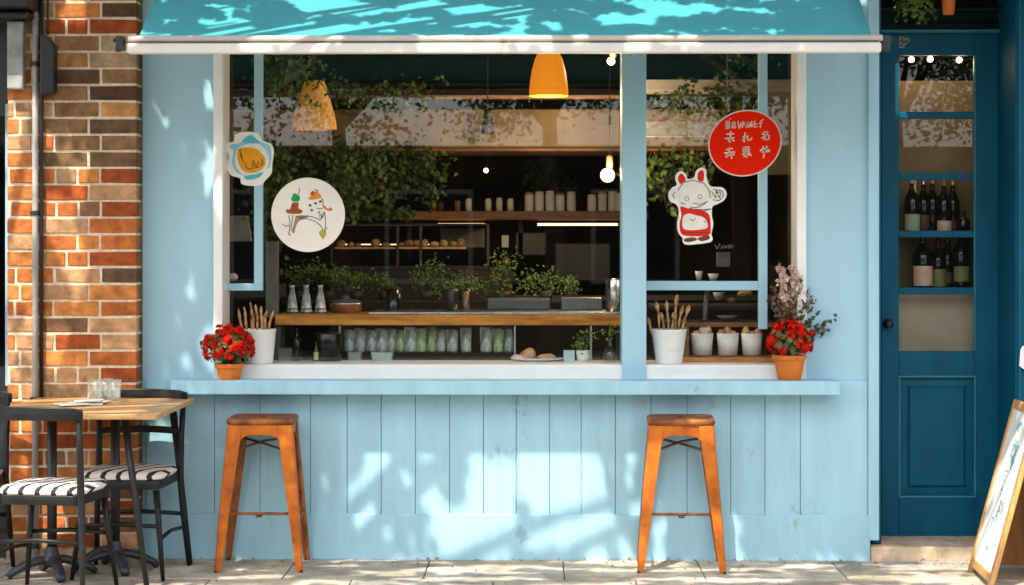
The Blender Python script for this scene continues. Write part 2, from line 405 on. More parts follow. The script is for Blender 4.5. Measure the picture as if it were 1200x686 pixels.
fr.build('door_head', mat('shaded_teal_paint', (.003, .014, .017), .5, .3, 5, .08, 60, spec=.15), shop, bevel=.005)  # teal taken near black so the colour holds the shade up here
fr = MB(); fr.box(ax(1190, 0), ax(1260, 0), .0, .6, -.02, ZT); fr.box(ax(1193, -.02), ax(1197.5, -.02), -.02, .02, .1, ZT)
fr.build('pilaster', TEAL, shop, bevel=.006)
b = MB(); b.box(ax(1260, 0) + .001, 9.0, .06, .4, -.02, ZT); b.build('side_wing', TEAL, shop)
# added slab, out of view, that keeps sky light off the door top
b = MB(); b.box(ax(1040, 0), ax(1040, 0) + 1.6, -1.35, -.001, 3.12, 3.4); b.build('added_shade_slab', BLACKM, shop, bevel=.01)
# step
st = MB(); st.box(ax(1021, -.05), ax(1200, -.05), -.05, .36, -.02, az(640, -.05)); st.box(ax(1022, .36), ax(1195, .36), .36, .7, -.02, az(629, .40))
o = st.build('doorstep', STONE, shop, bevel=.012)
# roof and party walls so that the room behind is dark
b = MB(); b.box(-3.6, 4.2, .0, 5.6, ZT, ZT + .2); b.build('roof', BLACKM, shop)

# ------------------------------------------------------------------ brick pier
pier = thing('brick_pier', 'brick pier of mixed orange and brown bricks with cream mortar left of the blue front', 'brick wall')
YP = -.14
PX0, PX1 = 8.5, 160
xl, xr = ax(PX0, YP), ax(PX1, YP)
b = MB(); b.box(xl + .004, xr - .004, YP + .006, .2, -.05, ZT); b.build('mortar', mat('cream_mortar', (0.70, 0.57, 0.40), 0.95, 0.2, 30, 0.6, 90), pier)
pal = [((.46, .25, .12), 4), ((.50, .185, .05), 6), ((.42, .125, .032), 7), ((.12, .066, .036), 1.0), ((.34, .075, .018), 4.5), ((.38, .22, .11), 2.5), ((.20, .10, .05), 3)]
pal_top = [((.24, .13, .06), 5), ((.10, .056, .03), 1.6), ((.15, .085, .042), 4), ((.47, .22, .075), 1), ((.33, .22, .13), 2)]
def pick(p, rnd):
    t = rnd.uniform(0, sum(w for _, w in p))
    for c, w in p:
        t -= w
        if t <= 0: return c
    return p[0][0]
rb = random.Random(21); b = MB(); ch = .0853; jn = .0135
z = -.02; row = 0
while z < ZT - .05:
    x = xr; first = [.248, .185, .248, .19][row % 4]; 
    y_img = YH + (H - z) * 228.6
    pl = pal_top if 55 < y_img < 215 else pal  # browner bricks in these rows, partly to hold their shade
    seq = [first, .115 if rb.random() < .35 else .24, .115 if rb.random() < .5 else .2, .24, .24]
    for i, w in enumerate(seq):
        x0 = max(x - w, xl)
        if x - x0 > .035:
            c = pick(pl if x0 > ax(44, YP) else pal[:3] + pal[5:6], rb); q = rb.uniform(.82, 1.15)  # left strip skips dark bricks, holding its sunlit tone
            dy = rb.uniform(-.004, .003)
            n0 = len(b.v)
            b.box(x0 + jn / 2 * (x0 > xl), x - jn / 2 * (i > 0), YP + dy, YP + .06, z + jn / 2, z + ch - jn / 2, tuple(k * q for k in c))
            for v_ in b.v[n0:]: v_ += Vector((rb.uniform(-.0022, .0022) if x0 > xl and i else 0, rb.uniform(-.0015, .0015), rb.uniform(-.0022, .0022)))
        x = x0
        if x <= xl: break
    # header faces on the right return, browned and dimmed to carry its shade
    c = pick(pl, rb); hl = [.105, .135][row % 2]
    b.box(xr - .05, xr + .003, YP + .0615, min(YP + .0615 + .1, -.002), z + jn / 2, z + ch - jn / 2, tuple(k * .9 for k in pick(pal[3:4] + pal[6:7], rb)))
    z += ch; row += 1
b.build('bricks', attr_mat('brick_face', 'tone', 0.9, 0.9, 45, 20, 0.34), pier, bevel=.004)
# footing of the pier
b = MB(); b.box(xl, xr + .01, YP - .035, YP + .02, -.02, .075); b.build('footing', mat('crumbling_render', (0.28, 0.20, 0.12), 0.95, 0.5, 14, 0.9, 40), pier, bevel=.02)

# dark neighbouring shop left of the pier
nb = thing('neighbour_shopfront', 'dark neighbouring shop window at the far left edge beyond the brick pier', 'shopfront')
b = MB(); b.box(-4.6, xl - .004, -.02, .2, -.02, ZT); b.build('wall', mat('blackened_wood', (0.02, 0.022, 0.024), 0.5, 0.4, 6), nb)
b = MB(); b.box(-4.5, xl - .03, -.026, -.0215, 1.0, 2.3); b.build('pane', glass_mat('dark_glass', (.05, .06, .07), 1.5, .05), nb)
b = MB(); b.box(xl - .034, xl - .012, -.05, .0, .9, 2.36); b.build('glazing_post', mat('light_blue_metal', (.32, .45, .52), .4, .1), nb)
b = MB(); b.box(-4.6, ax(36, -.35), -.42, -.145, az(10, -.3), az(-30, -.3)); b.box(-4.6, ax(30, -.35), -.30, -.145, az(20, -.3), az(12, -.3)); b.build('fascia_beam', BLACKM, nb, bevel=.01)

# drainpipe
dp = thing('drainpipe', 'slim grey drainpipe running down the brick pier', 'drainpipe')
b = MB(); b.tube([(ax(41.5, -.17), -.175, -.01), (ax(41.5, -.17), -.175, ZT)], .0155, 14); b.build('pipe', mat('grey_painted_pipe', (.33, .32, .30), .5, .25, 9, .1, 40), dp, smooth=True)
for py in (75, 250, 468, 640):
    b = MB(); c = at(41.5, py, -.175); b.lathe([(.0158, -.012), (.0205, -.012), (.0205, .012), (.0158, .012)], c, 14); b.box(c.x - .035, c.x + .035, YP - .004, YP + .001, c.z - .009, c.z + .009); b.build('bracket', BLACKM, dp)
dp2 = thing('black_conduit', 'black conduit pipe with a junction box fixed to the upper brickwork', 'conduit')
b = MB(); c0 = at(48.5, 40, -.165); b.tube([(c0.x, -.165, az(470, -.165)), (c0.x, -.165, ZT)], .011, 10); b.build('pipe', BLACKM, dp2, smooth=True)
b = MB(); b.loft([[(ax(50, -.17) , y, az(112, -.17)), (ax(66, -.17), y, az(108, -.17)), (ax(66.5, -.17), y, az(55, -.17)), (ax(58, -.17), y, az(43, -.17)), (ax(51, -.17), y, az(40, -.17))] for y in (-.235, -.144)]); b.build('junction_box', BLACKM, dp2, bevel=.006)
b = MB(); b.tube([at(56, 41, -.19), at(56, 10, -.19), at(56, -40, -.19)], .006, 8); b.build('cable', BLACKM, dp2, smooth=True)
mb_ = MB(); mb_.box(ax(8.5, -.2), ax(27.5, -.2), -.21, -.146, az(104, -.2), az(24, -.2))
o = mb_.build('meter_box', GREYM, bevel=.008, origin=at(18, 104, -.2)); tag(o, 'weathered grey metal box high on the brick pier', 'meter box')

# ------------------------------------------------------------------ awning
YA = -1.2
aw = thing('awning', 'teal fabric awning with a cream front rail above the window', 'awning', (0, 0, 0))
zb1 = az(41.0, YA); slope = math.tan(rad(32))
fa = MB(); n = 44; m2 = 16
xL, xR = ax(163, YA), ax(1021.5, YA)
ra = random.Random(3)
grid = []
for j in range(m2 + 1):
    t = j / m2; y = YA + t * (-.02 - YA)
    rowp = []
    for i in range(n + 1):
        s = i / n; x = xL + s * (xR - xL)
        sag = -.022 * math.sin(math.pi * t) + .004 * math.sin(9 * s + 3 * t) * math.sin(math.pi * t)
        rowp.append((x, y, zb1 - .006 + (y - YA) * slope + sag))
    grid.append(rowp)
fa.v = [Vector(p) for r in grid for p in r]
fa.f = [(j * (n + 1) + i, j * (n + 1) + i + 1, (j + 1) * (n + 1) + i + 1, (j + 1) * (n + 1) + i) for j in range(m2) for i in range(n)]
fa.c = [None] * len(fa.f)
AWN = mat('teal_awning_canvas', (0.055, 0.35, 0.40), 0.7, 0.07, 3, 0.12, 500, sheen=0.1, spec=0.15)
fa.build('canvas', AWN, aw, smooth=True, solid=.004)
xa_, xb_ = ax(149, YA - .03), ax(1034.5, YA - .03)
b = MB(); zr0, zr1 = az(49, YA - .03), az(41, YA - .03)
rr = (zr1 - zr0) / 2
b.tube([(xa_ + .004, YA - .02, zr0 + rr), (xb_, YA - .02, zr0 + rr)], rr, 16); b.build('front_tube', mat('grey_beige_metal', (0.55, 0.50, 0.44), 0.38, 0.08, 6, 0.02), aw, smooth=True)
b = MB(); zv0, zv1 = az(62, YA - .045), az(50.2, YA - .045)
b.box(xa_, xb_ - .008, YA - .045, YA + .02, zv0, zv1); b.build('front_rail', CREAM, aw, bevel=.008)
b = MB(); b.box(xa_ + .01, xb_ - .02, YA - .03, YA + .005, zv1 - .001, zr0 + .006); b.build('rail_channel', mat('brown_channel', (.10, .07, .05), .6), aw)  # dark brown strip between the tube and the rail
for px, sgn in ((141, -1), (1039, 1)):
    b = MB(); c = at(px, 50, YA - .01)
    b.box(c.x - .018, c.x + .016, YA - .03, YA + .03, c.z - .035, c.z + .03); b.tube([(c.x + .02 * -sgn, YA, c.z), (c.x + sgn * .03, YA - .02, c.z + .012)], .010, 8)
    b.tube([(c.x - .01, YA - .04, c.z - .03), (c.x - .012, YA - .045, c.z - .042), (c.x + .012, YA - .045, c.z - .042)], .005, 8)
    b.build('end_cap', BLACKM, aw, bevel=.004)
# folding arms under the canvas
for x in (xL + .25, xR - .25):
    b = MB(); el = Vector((x + (.35 if x < 0 else -.35), -.62, zb1 + .10))
    b.tube([(x, -.03, zb1 + .28), el], .018, 10); b.tube([el, (x, YA + .01, zb1 - .06)], .018, 10); b.ball(el, .026, 8)
    b.build('folding_arm', mat('white_metal_arm', (.7, .7, .68), .4, .05), aw, smooth=True)
# ------------------------------------------------------------------ bar stools
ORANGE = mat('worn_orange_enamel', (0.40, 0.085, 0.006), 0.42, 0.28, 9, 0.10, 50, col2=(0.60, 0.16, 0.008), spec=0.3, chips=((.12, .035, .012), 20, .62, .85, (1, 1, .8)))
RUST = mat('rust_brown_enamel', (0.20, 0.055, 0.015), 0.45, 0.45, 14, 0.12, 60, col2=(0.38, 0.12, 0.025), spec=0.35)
DARKRUST = mat('dark_steel_brace', (0.075, 0.035, 0.02), 0.5, 0.4, 20, 0.1, 60)
def make_stool(label):
    t = thing('bar_stool', label, 'bar stool', (0, 0, 0), 'orange metal bar stools under the ledge')
    ht, hs_, fs = .762, .158, .2185           # height, half width of seat, half width at the feet
    b = MB()                                  # pressed seat with rolled lip and hand hole
    def ring(h, z, r, n=6):
        pts = []
        for cx, cy, a0 in ((1, 1, 0), (-1, 1, 90), (-1, -1, 180), (1, -1, 270)):
            for k in range(n + 1):
                a = rad(a0 + 90 * k / n); pts.append((cx * (h - r) + r * math.cos(a), cy * (h - r) + r * math.sin(a), z))
        return pts
    prof = [(hs_ + .001, ht - .033, .05), (hs_ + .009, ht - .030, .05), (hs_ + .013, ht - .020, .05), (hs_ + .012, ht - .009, .05), (hs_ + .006, ht - .002, .045), (hs_ - .006, ht, .04), (hs_ - .020, ht - .004, .035), (hs_ - .035, ht - .005, .03), (.02, ht - .005, .015)]
    b.loft([ring(h, z, r) for h, z, r in prof], True, True)
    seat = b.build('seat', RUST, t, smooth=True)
    b = MB(); b.lathe([(.0, ht - .0045), (.014, ht - .0043), (.016, ht - .003), (.017, ht - .0046)], (0, 0, 0), 16); b.build('hand_hole', mat('hole_dark', (.01, .008, .007), .8), seat)  # closed dark disc, coloured for the shade of a hole
    # apron: four arched skirts under the seat
    for k in range(4):
        a = k * math.pi / 2; ca, sa = math.cos(a), math.sin(a)
        b = MB(); y = -(hs_ - .004); poly = []
        w = hs_ - .012
        poly = [(-w, ht - .03), (-w, ht - .115)]
        for i in range(9):
            q = i / 8; xx = -w + .045 + q * (2 * w - .09)
            arch = ht - .083 - .032 * (abs(2 * q - 1) ** 5)
            poly.append((xx, arch))
        poly += [(w, ht - .115), (w, ht - .03)]
        b.prism(poly, y - .0035, y)
        b.v = [Vector((v.x * ca - v.y * sa, v.x * sa + v.y * ca, v.z)) for v in b.v]
        b.build('apron', ORANGE, t, bevel=.0012)
    # legs: folded tapering sheet, an L in plan, splayed with a slight kick at the foot
    for sx, sy in ((-1, -1), (1, -1), (1, 1), (-1, 1)):
        b = MB(); rings = []
        for k in range(15):
            q = k / 14; z = ht - .034 - q * (ht - .034)
            h = hs_ + .004 + (fs - hs_ - .004) * (q ** 1.18) + .006 * math.sin(math.pi * q)
            wd = .074 * (1 - q) + .030 * q if q > .06 else .076
            wd = wd + .004 * math.sin(math.pi * q); th = .008 + .003 * q
            r_ = .010
            c = (sx * h, sy * h)
            prof = [(0, -wd)]
            L_ = [(-wd, 0), (-wd * .5, .0025), (-r_, 0), (-r_ * .3, -r_ * .3), (0, -r_), (.0025, -wd * .5), (0, -wd), (-th, -wd), (-th - .001, -wd * .5), (-th - .004, -th - .004), (-wd * .5, -th - .001), (-wd, -th)]
            rings.append([(c[0] + sx * px, c[1] + sy * py, z) for px, py in L_])
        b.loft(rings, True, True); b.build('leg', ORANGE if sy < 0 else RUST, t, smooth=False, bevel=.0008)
    for sx, sy in ((-1, -1), (1, -1), (1, 1), (-1, 1)):
        b = MB(); b.box(sx * fs - .013 - sx * .012, sx * fs + .013 - sx * .012, sy * fs - .013 - sy * .012, sy * fs + .013 - sy * .012, 0, .012); b.build('foot_cap', BLACK, t, bevel=.003)
    # X brace below the seat
    z1, z2 = ht - .12, ht - .16
    for s in (-1, 1):
        b = MB(); h = hs_ - .004
        b.tube([(-(h + .01) * s, -h - .006, z2 - .012), (0, 0, z1 - .012 + .005 * s), ((h + .01) * s, h + .006, z1 + .006)], .0065, 8); b.build('cross_brace', DARKRUST, t, smooth=True)
    # footrest bars
    zf = .29; hf = hs_ + (fs - hs_) * .62 - .004
    for a, b_ in (((-hf, -hf), (hf, -hf)), ((-hf, -hf), (-hf, hf)), ((hf, -hf), (hf, hf))):
        b = MB(); z_ = zf if a[1] == b_[1] else zf - .03
        b.tube([(a[0], a[1] + .01, z_), (b_[0], b_[1] + (.01 if a[1] == b_[1] else -.01), z_)], .0075, 10); b.build('footrest', RUST, t, smooth=True)
    b = MB(); b.ball((0, -hf + .006, zf - .012), .011, 6, (1.6, 1, .7)); b.build('rail_clip', DARKRUST, t, smooth=True)
    return t
YS = -.265
s1 = make_stool('orange metal bar stool next to the table and its black chairs')
s2 = dup(s1, label='orange metal bar stool under the bucket of wide breadsticks, with sun patches behind it')
s1.location = (ax(301.5, -.48) , YS, 0); s1.rotation_euler = (0, 0, rad(1.5))
s2.location = (ax(801, -.48), YS, 0); s2.rotation_euler = (0, 0, rad(-2.5))

# ------------------------------------------------------------------ table
TZ = .848
yb_, yf_ = -.17, -1.22
tx0, tx1 = ax(44, yb_), ax(229, yb_)
tb = thing('cafe_table', 'honey coloured wooden cafe table with black legs in front of the brick pier', 'table', ((tx0 + tx1) / 2, (yb_ + yf_) / 2, 0))
b = MB(); 
def rrect(x0, x1, y0, y1, r, z, n=5):
    pts = []
    for cx, cy, a0 in ((x1 - r, y1 - r, 0), (x0 + r, y1 - r, 90), (x0 + r, y0 + r, 180), (x1 - r, y0 + r, 270)):
        for k in range(n + 1):
            a = rad(a0 + 90 * k / n); pts.append((cx + r * math.cos(a), cy + r * math.sin(a), z))
    return pts
b.loft([rrect(tx0, tx1, yf_, yb_, .035, TZ - .026), rrect(tx0, tx1, yf_, yb_, .035, TZ)])
b.build('tabletop', TABLEWOOD, tb, bevel=.004)
def tleg(p, q, r0=.019, r1=.013):
    b = MB(); b.tube([p, [(a + c) / 2 for a, c in zip(p, q)], q], [r0, (r0 + r1) / 2, r1], 12); return b.build('leg', BLACK, tb, smooth=True)
tleg((ax(146, -1.06), -1.06, TZ - .027), (ax(173, -1.09), -1.09, 0))
tleg((ax(202, -.27), -.27, TZ - .027), (ax(224, -.17), -.20, 0))
def pedestal(x, y):
    b = MB(); b.tube([(x, y, .05), (x, y, TZ - .027)], .024, 14); ped = b.build('pedestal', BLACKM, tb, smooth=True)
    b = MB()
    for a in (25, 115, 205, 295):
        dx, dy = math.cos(rad(a)), math.sin(rad(a))
        pts = [(x + dx * r, y + dy * r, z) for r, z in ((.0, .085), (.06, .085), (.13, .066), (.19, .035), (.215, .012))]
        b.tube(pts, [.030, .030, .028, .026, .022], 10, flat=.75)
    b.lathe([(.0, .06), (.045, .06), (.05, .09), (.032, .12), (.027, .15)], (x, y, 0), 16)
    b.build('cast_foot', mat('cast_iron', (.028, .032, .038), .45, .3, 12, .2, 60), ped, smooth=True)
    b = MB(); b.box(x - .16, x + .16, y - .03, y + .03, TZ - .04, TZ - .0265); b.build('top_plate', BLACKM, ped, bevel=.004)
pedestal(ax(135, -.42), -.42); pedestal(ax(61, -.62), -.62)

# tumblers and napkins on the table
def tumbler(px, Y, label, h=.105):
    c = Vector((ax(px, Y), Y, TZ)); b = MB()
    b.lathe([(.0, .002), (.030, .001), (.033, .006), (.037, h), (.0345, h), (.031, .014), (.0, .012)], c, 24)
    return tag(b.build('tumbler', pale_glass('clear_tumbler_glass', (.9, .92, .9), .13) if 'clear_tumbler_glass' not in MATS else MATS['clear_tumbler_glass'], smooth=True, origin=c), label, 'glass', 'clear tumblers on the table')
tumbler(112, -.40, 'clear tumbler on the table, the one nearest the stack of paper napkins')
tumbler(123.5, -.30, 'clear tumbler standing in the middle of the row of three on the table')
tumbler(133.5, -.36, 'clear tumbler on the table nearest the chair by the blue wall')
PAPER = mat('cream_paper', (.74, .69, .60), .8, .08, 20)
np_ = thing('napkin_stack', 'cream folded paper napkins lying on the wooden table', 'napkins', (ax(100, -.62), -.62, TZ))
for i, (dx, dy, r, z, w) in enumerate(((0, 0, 12, .0, .17), (.03, .05, -8, .007, .15), (-.04, -.10, 30, .004, .15), (.02, .0, 3, .014, .13))):
    b = MB(); b.box(-w / 2, w / 2, -w * .42, w * .42, z, z + .0065)
    c_, s_ = math.cos(rad(r)), math.sin(rad(r)); o_ = np_.location
    b.v = [Vector((v.x * c_ - v.y * s_ + dx + o_.x, v.x * s_ + v.y * c_ + dy + o_.y, v.z + o_.z + .0005 * i)) for v in b.v]
    b.build('napkin', PAPER, np_, bevel=.002)

# ------------------------------------------------------------------ chairs
def cushion_mat():
    m = bpy.data.materials.new('black_and_white_striped_cloth'); m.use_nodes = True
    N = m.node_tree.nodes; L = m.node_tree.links; b = N['Principled BSDF']
    tc = N.new('ShaderNodeTexCoord'); wv = N.new('ShaderNodeTexWave'); wv.inputs['Scale'].default_value = 4.4; wv.inputs['Distortion'].default_value = 1.6
    wv.inputs['Detail'].default_value = 1.5; wv.inputs['Detail Scale'].default_value = .8
    mp = N.new('ShaderNodeMapping'); mp.inputs['Rotation'].default_value = (0, 0, .35)
    cr = N.new('ShaderNodeValToRGB'); e = cr.color_ramp.elements
    e[0].position = .20; e[0].color = (.02, .02, .02, 1); e[1].position = .27; e[1].color = (.74, .71, .66, 1)
    L.new(tc.outputs['Object'], mp.inputs['Vector']); L.new(mp.outputs[0], wv.inputs['Vector']); L.new(wv.outputs['Fac'], cr.inputs['Fac']); L.new(cr.outputs[0], b.inputs['Base Color'])
    b.inputs['Roughness'].default_value = .9
    n2 = N.new('ShaderNodeTexNoise'); n2.inputs['Scale'].default_value = 18; bp = N.new('ShaderNodeBump'); bp.inputs['Strength'].default_value = .5; bp.inputs['Distance'].default_value = .02
    L.new(tc.outputs['Object'], n2.inputs['Vector']); L.new(n2.outputs['Fac'], bp.inputs['Height']); L.new(bp.outputs[0], b.inputs['Normal'])
    return m
CUSH = cushion_mat()
def make_chair(label):
    """front towards -Y, backrest at +Y"""
    t = thing('wooden_chair', label, 'chair', (0, 0, 0), 'black wooden chairs round the table')
    SZ, W, W2, dp = .485, .205, .185, .21
    b = MB(); b.loft([rrect(-W, W, -dp, dp, .05, SZ - .045), rrect(-W - .004, W + .004, -dp - .004, dp + .002, .055, SZ - .02), rrect(-W, W, -dp, dp, .05, SZ)]); b.build('seat', BLACK, t, bevel=.004)
    b = MB(); b.loft([rrect(-W + .002, W - .002, -dp + .002, dp - .004, .06, SZ + .001), rrect(-W - .008, W + .008, -dp - .008, dp, .07, SZ + .018), rrect(-W + .012, W - .012, -dp + .012, dp - .02, .07, SZ + .036), rrect(-W + .07, W - .07, -dp + .07, dp - .07, .06, SZ + .044)])
    b.build('cushion', CUSH, t, smooth=True)
    BT = .875
    for s in (-1, 1):
        b = MB(); b.tube([(s * (W + .035), dp + .055, 0), (s * (W + .018), dp + .015, .25), (s * (W + .004), dp - .004, SZ - .02), (s * (W + .006), dp + .012, .66), (s * (W + .012), dp + .045, BT)], [.011, .0155, .018, .0155, .014], 12); b.build('rear_leg', BLACK, t, smooth=True)
        b = MB(); b.tube([(s * (W + .02), -dp - .02, 0), (s * (W - .008), -dp + .016, .25), (s * (W - .025), -dp + .03, SZ - .05)], [.010, .0145, .017], 12); b.build('front_leg', BLACK, t, smooth=True)
        b = MB(); b.tube([(s * (W + .002), -dp + .002, .20), (s * (W + .004), 0, .215), (s * (W + .016), dp + .02, .20)], .0095, 8); b.build('side_stretcher', BLACK, t, smooth=True)
    # bowed top rail and lower slat
    for z, h, nm, ex in ((BT - .018, .062, 'top_rail', .02), (.685, .034, 'back_slat', 0)):
        rings = []
        for k in range(13):
            q = k / 12 * 2 - 1; x = q * (W + .010 + ex); y = dp + (.045 if nm == 'top_rail' else .016) + .045 * (1 - q * q)
            hh = h * (1 if abs(q) < .8 else 1 - .25 * (abs(q) - .8) / .2); zz = z + .008 * (1 - q * q)
            rings.append([(x, y - .010, zz - hh / 2), (x, y + .010, zz - hh / 2), (x, y + .012, zz), (x, y + .010, zz + hh / 2), (x, y - .010, zz + hh / 2), (x, y - .012, zz)])
        b = MB(); b.loft(rings); b.build(nm, BLACK, t, bevel=.004)
    for y, z in ((-dp + .002, .26), (dp + .012, .27)):
        b = MB(); b.tube([(-W - .005, y, z), (0, y - .006, z + .012), (W + .005, y, z)], .0105, 8); b.build('stretcher', BLACK, t, smooth=True)
    return t
c1 = make_chair('black wooden chair behind the table against the wall, beside the blue boards')
c2 = dup(c1, label='black wooden chair in front of the table with its back to the street')
c3 = dup(c1, label='black wooden chair cut off by the photo edge, behind the table beside the pier corner')
for ch_ in c2, c3:      # only the chair by the wall has a second slat
    for k_ in list(ch_.children):
        if k_.name.startswith('back_slat'): bpy.data.objects.remove(k_)
c1.location = (ax(150, -.53), -.50, 0); c1.rotation_euler = (0, 0, rad(-3))
c2.location = (ax(62, -1.14), -1.12, 0); c2.rotation_euler = (0, 0, rad(180 - 8))
c3.location = (ax(-52, -.6), -.60, 0); c3.rotation_euler = (0, 0, rad(6))

# ------------------------------------------------------------------ flower pots on the ledge
ZL = az(446.5, -.2)
def flower_petals(mb, c, nrm, s, rnd):
    nrm = Vector(nrm).normalized(); a = nrm.orthogonal().normalized(); bb = nrm.cross(a); ph = rnd.uniform(0, 6)
    for k in range(5):
        t = ph + k * 2 * math.pi / 5; d = a * math.cos(t) + bb * math.sin(t); w_ = nrm.cross(d)
        mb.add([c, c + d * s * .62 + w_ * s * .40 + nrm * s * .1, c + d * s + nrm * s * rnd.uniform(-.1, .25), c + d * s * .62 - w_ * s * .40 + nrm * s * .1], [(0, 1, 2), (0, 2, 3)])
RED = mat('red_petals', (0.50, 0.006, 0.004), 0.7, 0.5, 40, col2=(0.86, 0.020, 0.006), trans=.2, spec=0.08)
def geranium(px, Y, ph, prt, prb, fc, frx, frz, label, seed, nfl):
    rnd = random.Random(seed)
    x = ax(px, Y); t = thing('potted_geranium', label, 'potted plant', (x, Y, ZL), 'red geraniums in terracotta pots')
    b = MB(); b.lathe([(.0, .004), (prb, .0), (prb + .002, .006), (prt - .004, ph - .022), (prt + .004, ph - .022), (prt + .005, ph), (prt - .004, ph), (prt - .008, ph - .02), (.0, ph - .022)], (x, Y, ZL), 32); b.build('pot', TERRA, t, smooth=False, bevel=.001)
    b = MB(); b.lathe([(0, ph - .016), (prt - .007, ph - .018)], (x, Y, ZL), 20); b.build('soil', mat('potting_soil', (.03, .02, .013), .95, .4, 60, .8, 90), t)
    c0 = Vector((x, Y, ZL + fc))
    lf = MB(); stm = MB(); fl = MB()
    for i in range(int(nfl * 4.2)):
        a = rnd.uniform(0, 6.28); el = rnd.uniform(-.75, .7); rr = rnd.uniform(.45, .92)
        d = Vector((math.cos(a) * math.cos(el), math.sin(a) * math.cos(el), math.sin(el)))
        p = c0 + Vector((d.x * frx * rr, d.y * frx * rr, d.z * frz * rr))
        lf.leaf(p, d + Vector((0, 0, .4)), rnd.uniform(.022, .045), .95, rnd)
    heads = []
    for i in range(nfl):
        for _ in range(40):
            a = rnd.uniform(0, 6.28); el = rnd.uniform(-.45, 1.5)
            d = Vector((math.cos(a) * math.cos(el), math.sin(a) * math.cos(el), math.sin(el)))
            p = c0 + Vector((d.x * frx * .82, d.y * frx * .82, d.z * frz * .82)) * 1.0; p = c0 + (p - c0) * rnd.uniform(.80, 1.12)
            if all((p - q).length > .034 for q, _ in heads): break
        heads.append((p, d))
        stm.tube([(x + rnd.uniform(-.02, .02), Y + rnd.uniform(-.02, .02), ZL + ph - .02), (Vector((x, Y, ZL + ph)) * .4 + p * .6), p], .0022, 5)
        for k in range(17):
            q = Vector((rnd.gauss(0, 1), rnd.gauss(0, 1), rnd.gauss(0, 1))).normalized()
            if q.dot(d) < -.35: q = -q
            flower_petals(fl, p + q * rnd.uniform(.016, .026), q + d * .5, rnd.uniform(.011, .015), rnd)
    stm.build('stems', mat('green_stem', (.08, .12, .03), .6), t, smooth=True)
    lf.build('leaves', LEAF, t); fl.build('flowers', RED, t)
    return t
geranium(269, -.105, .082, .070, .052, .165, .148, .120, 'red geranium in a terracotta pot on the ledge near the brick pier', 4, 46)
geranium(925, -.105, .128, .084, .057, .200, .132, .105, 'red geranium in a larger terracotta pot at the ledge end near the door', 8, 36)

# dried branches standing behind the right pot
rnd = random.Random(12)
xd = ax(925, -.03); dv = thing('dried_flowers', 'dried pink flower sprays and eucalyptus twigs standing behind the geranium nearest the door', 'dried flowers', (xd, -.04, ZL))
st = MB(); pk = MB(); eu = MB(); br = MB()
for tx, tz, kind in ((912, 304, 'p'), (920, 316, 'p'), (927, 302, 'p'), (916, 312, 'p'), (936, 318, 'p'), (899, 344, 'e'), (948, 352, 'e'), (903, 330, 'b'), (917, 335, 'p'), (908, 348, 'b'), (950, 336, 'b'), (941, 322, 'e'), (955, 347, 'b'), (965, 362, 'e'), (985, 371, 'e'), (975, 385, 'e'), (923, 345, 'b'), (932, 345, 'b'), (914, 360, 'b')):
    p0 = Vector((xd + rnd.uniform(-.012, .012), -.035 + rnd.uniform(-.008, .008), ZL + .10)); p2 = at(tx, tz, -.05 + rnd.uniform(-.05, .02))
    p1 = p0 * .45 + p2 * .55 + Vector(((p0.x - p2.x) * .25, 0, .03))
    pts = [p0 * (1 - q) ** 2 + p1 * 2 * q * (1 - q) + p2 * q * q for q in [i / 8 for i in range(9)]]
    st.tube(pts, [.0022 - .0014 * i / 8 for i in range(9)], 5)
    for i in range(64 if kind != 'e' else 26):
        q = rnd.uniform(.42, 1.0); k = int(q * 8); p = pts[min(k, 8)] + Vector((rnd.gauss(0, .011), rnd.gauss(0, .011), rnd.gauss(0, .011)))
        n = (rnd.gauss(0, 1), rnd.gauss(0, 1) - .5, rnd.gauss(0, 1))
        if kind == 'p': (pk if q > .6 else br).leaf(p, n, rnd.uniform(.020, .034), .9, rnd)
        elif kind == 'b': br.leaf(p, n, rnd.uniform(.014, .024), .7, rnd)
        else: eu.leaf(p, n, rnd.uniform(.022, .036), .8, rnd)
st.build('twigs', STEM, dv, smooth=True)
pk.build('blossoms', mat('dusty_pink_petals', (.58, .32, .25), .8, .3, 40, col2=(.82, .66, .58), trans=.2), dv)
br.build('seed_heads', mat('brown_seed_heads', (.16, .075, .04), .85, .4, 40), dv)
eu.build('eucalyptus_leaves', mat('dull_eucalyptus', (.085, .105, .06), .7, .4, 30, trans=.2), dv)

# ------------------------------------------------------------------ pavement sign
sg = thing('sandwich_board', 'wooden sandwich board with a white menu face standing by the door', 'sign', (2.30, -.66, 0))
A = Vector((ax(1134, -.37), -.37, 0)); B = Vector((ax(1158.5, -.97), -.97, 0))
lean = Vector((.232, 0, .86))
Lz = lean.length; un = lean.normalized(); uw = (B - A).normalized(); nf = un.cross(uw).normalized()
if nf.x > 0: nf = -nf
Wd = (B - A).length
def sp(u, v, d=0): return A + uw * u + un * v + nf * d
ORW = mat('orange_stained_wood', (.56, .26, .075), .45, .25, 4, .06, 50, stretch=(8, 8, 1), col2=(.66, .35, .12))
def sbar(mb, u0, u1, v0, v1, d0, d1):
    vs = [sp(u, v, d) for d in (d0, d1) for u, v in ((u0, v0), (u1, v0), (u1, v1), (u0, v1))]
    mb.add(vs, [(0, 1, 2, 3), (4, 7, 6, 5), (0, 4, 5, 1), (1, 5, 6, 2), (2, 6, 7, 3), (3, 7, 4, 0)])
b = MB(); fw = .045
sbar(b, 0, fw, 0, Lz, -.022, .004); sbar(b, Wd - fw, Wd, 0, Lz, -.022, .004); sbar(b, fw, Wd - fw, Lz - fw, Lz, -.021, .003); sbar(b, fw, Wd - fw, .03, .03 + fw, -.021, .003)
b.build('front_frame', ORW, sg, bevel=.008)
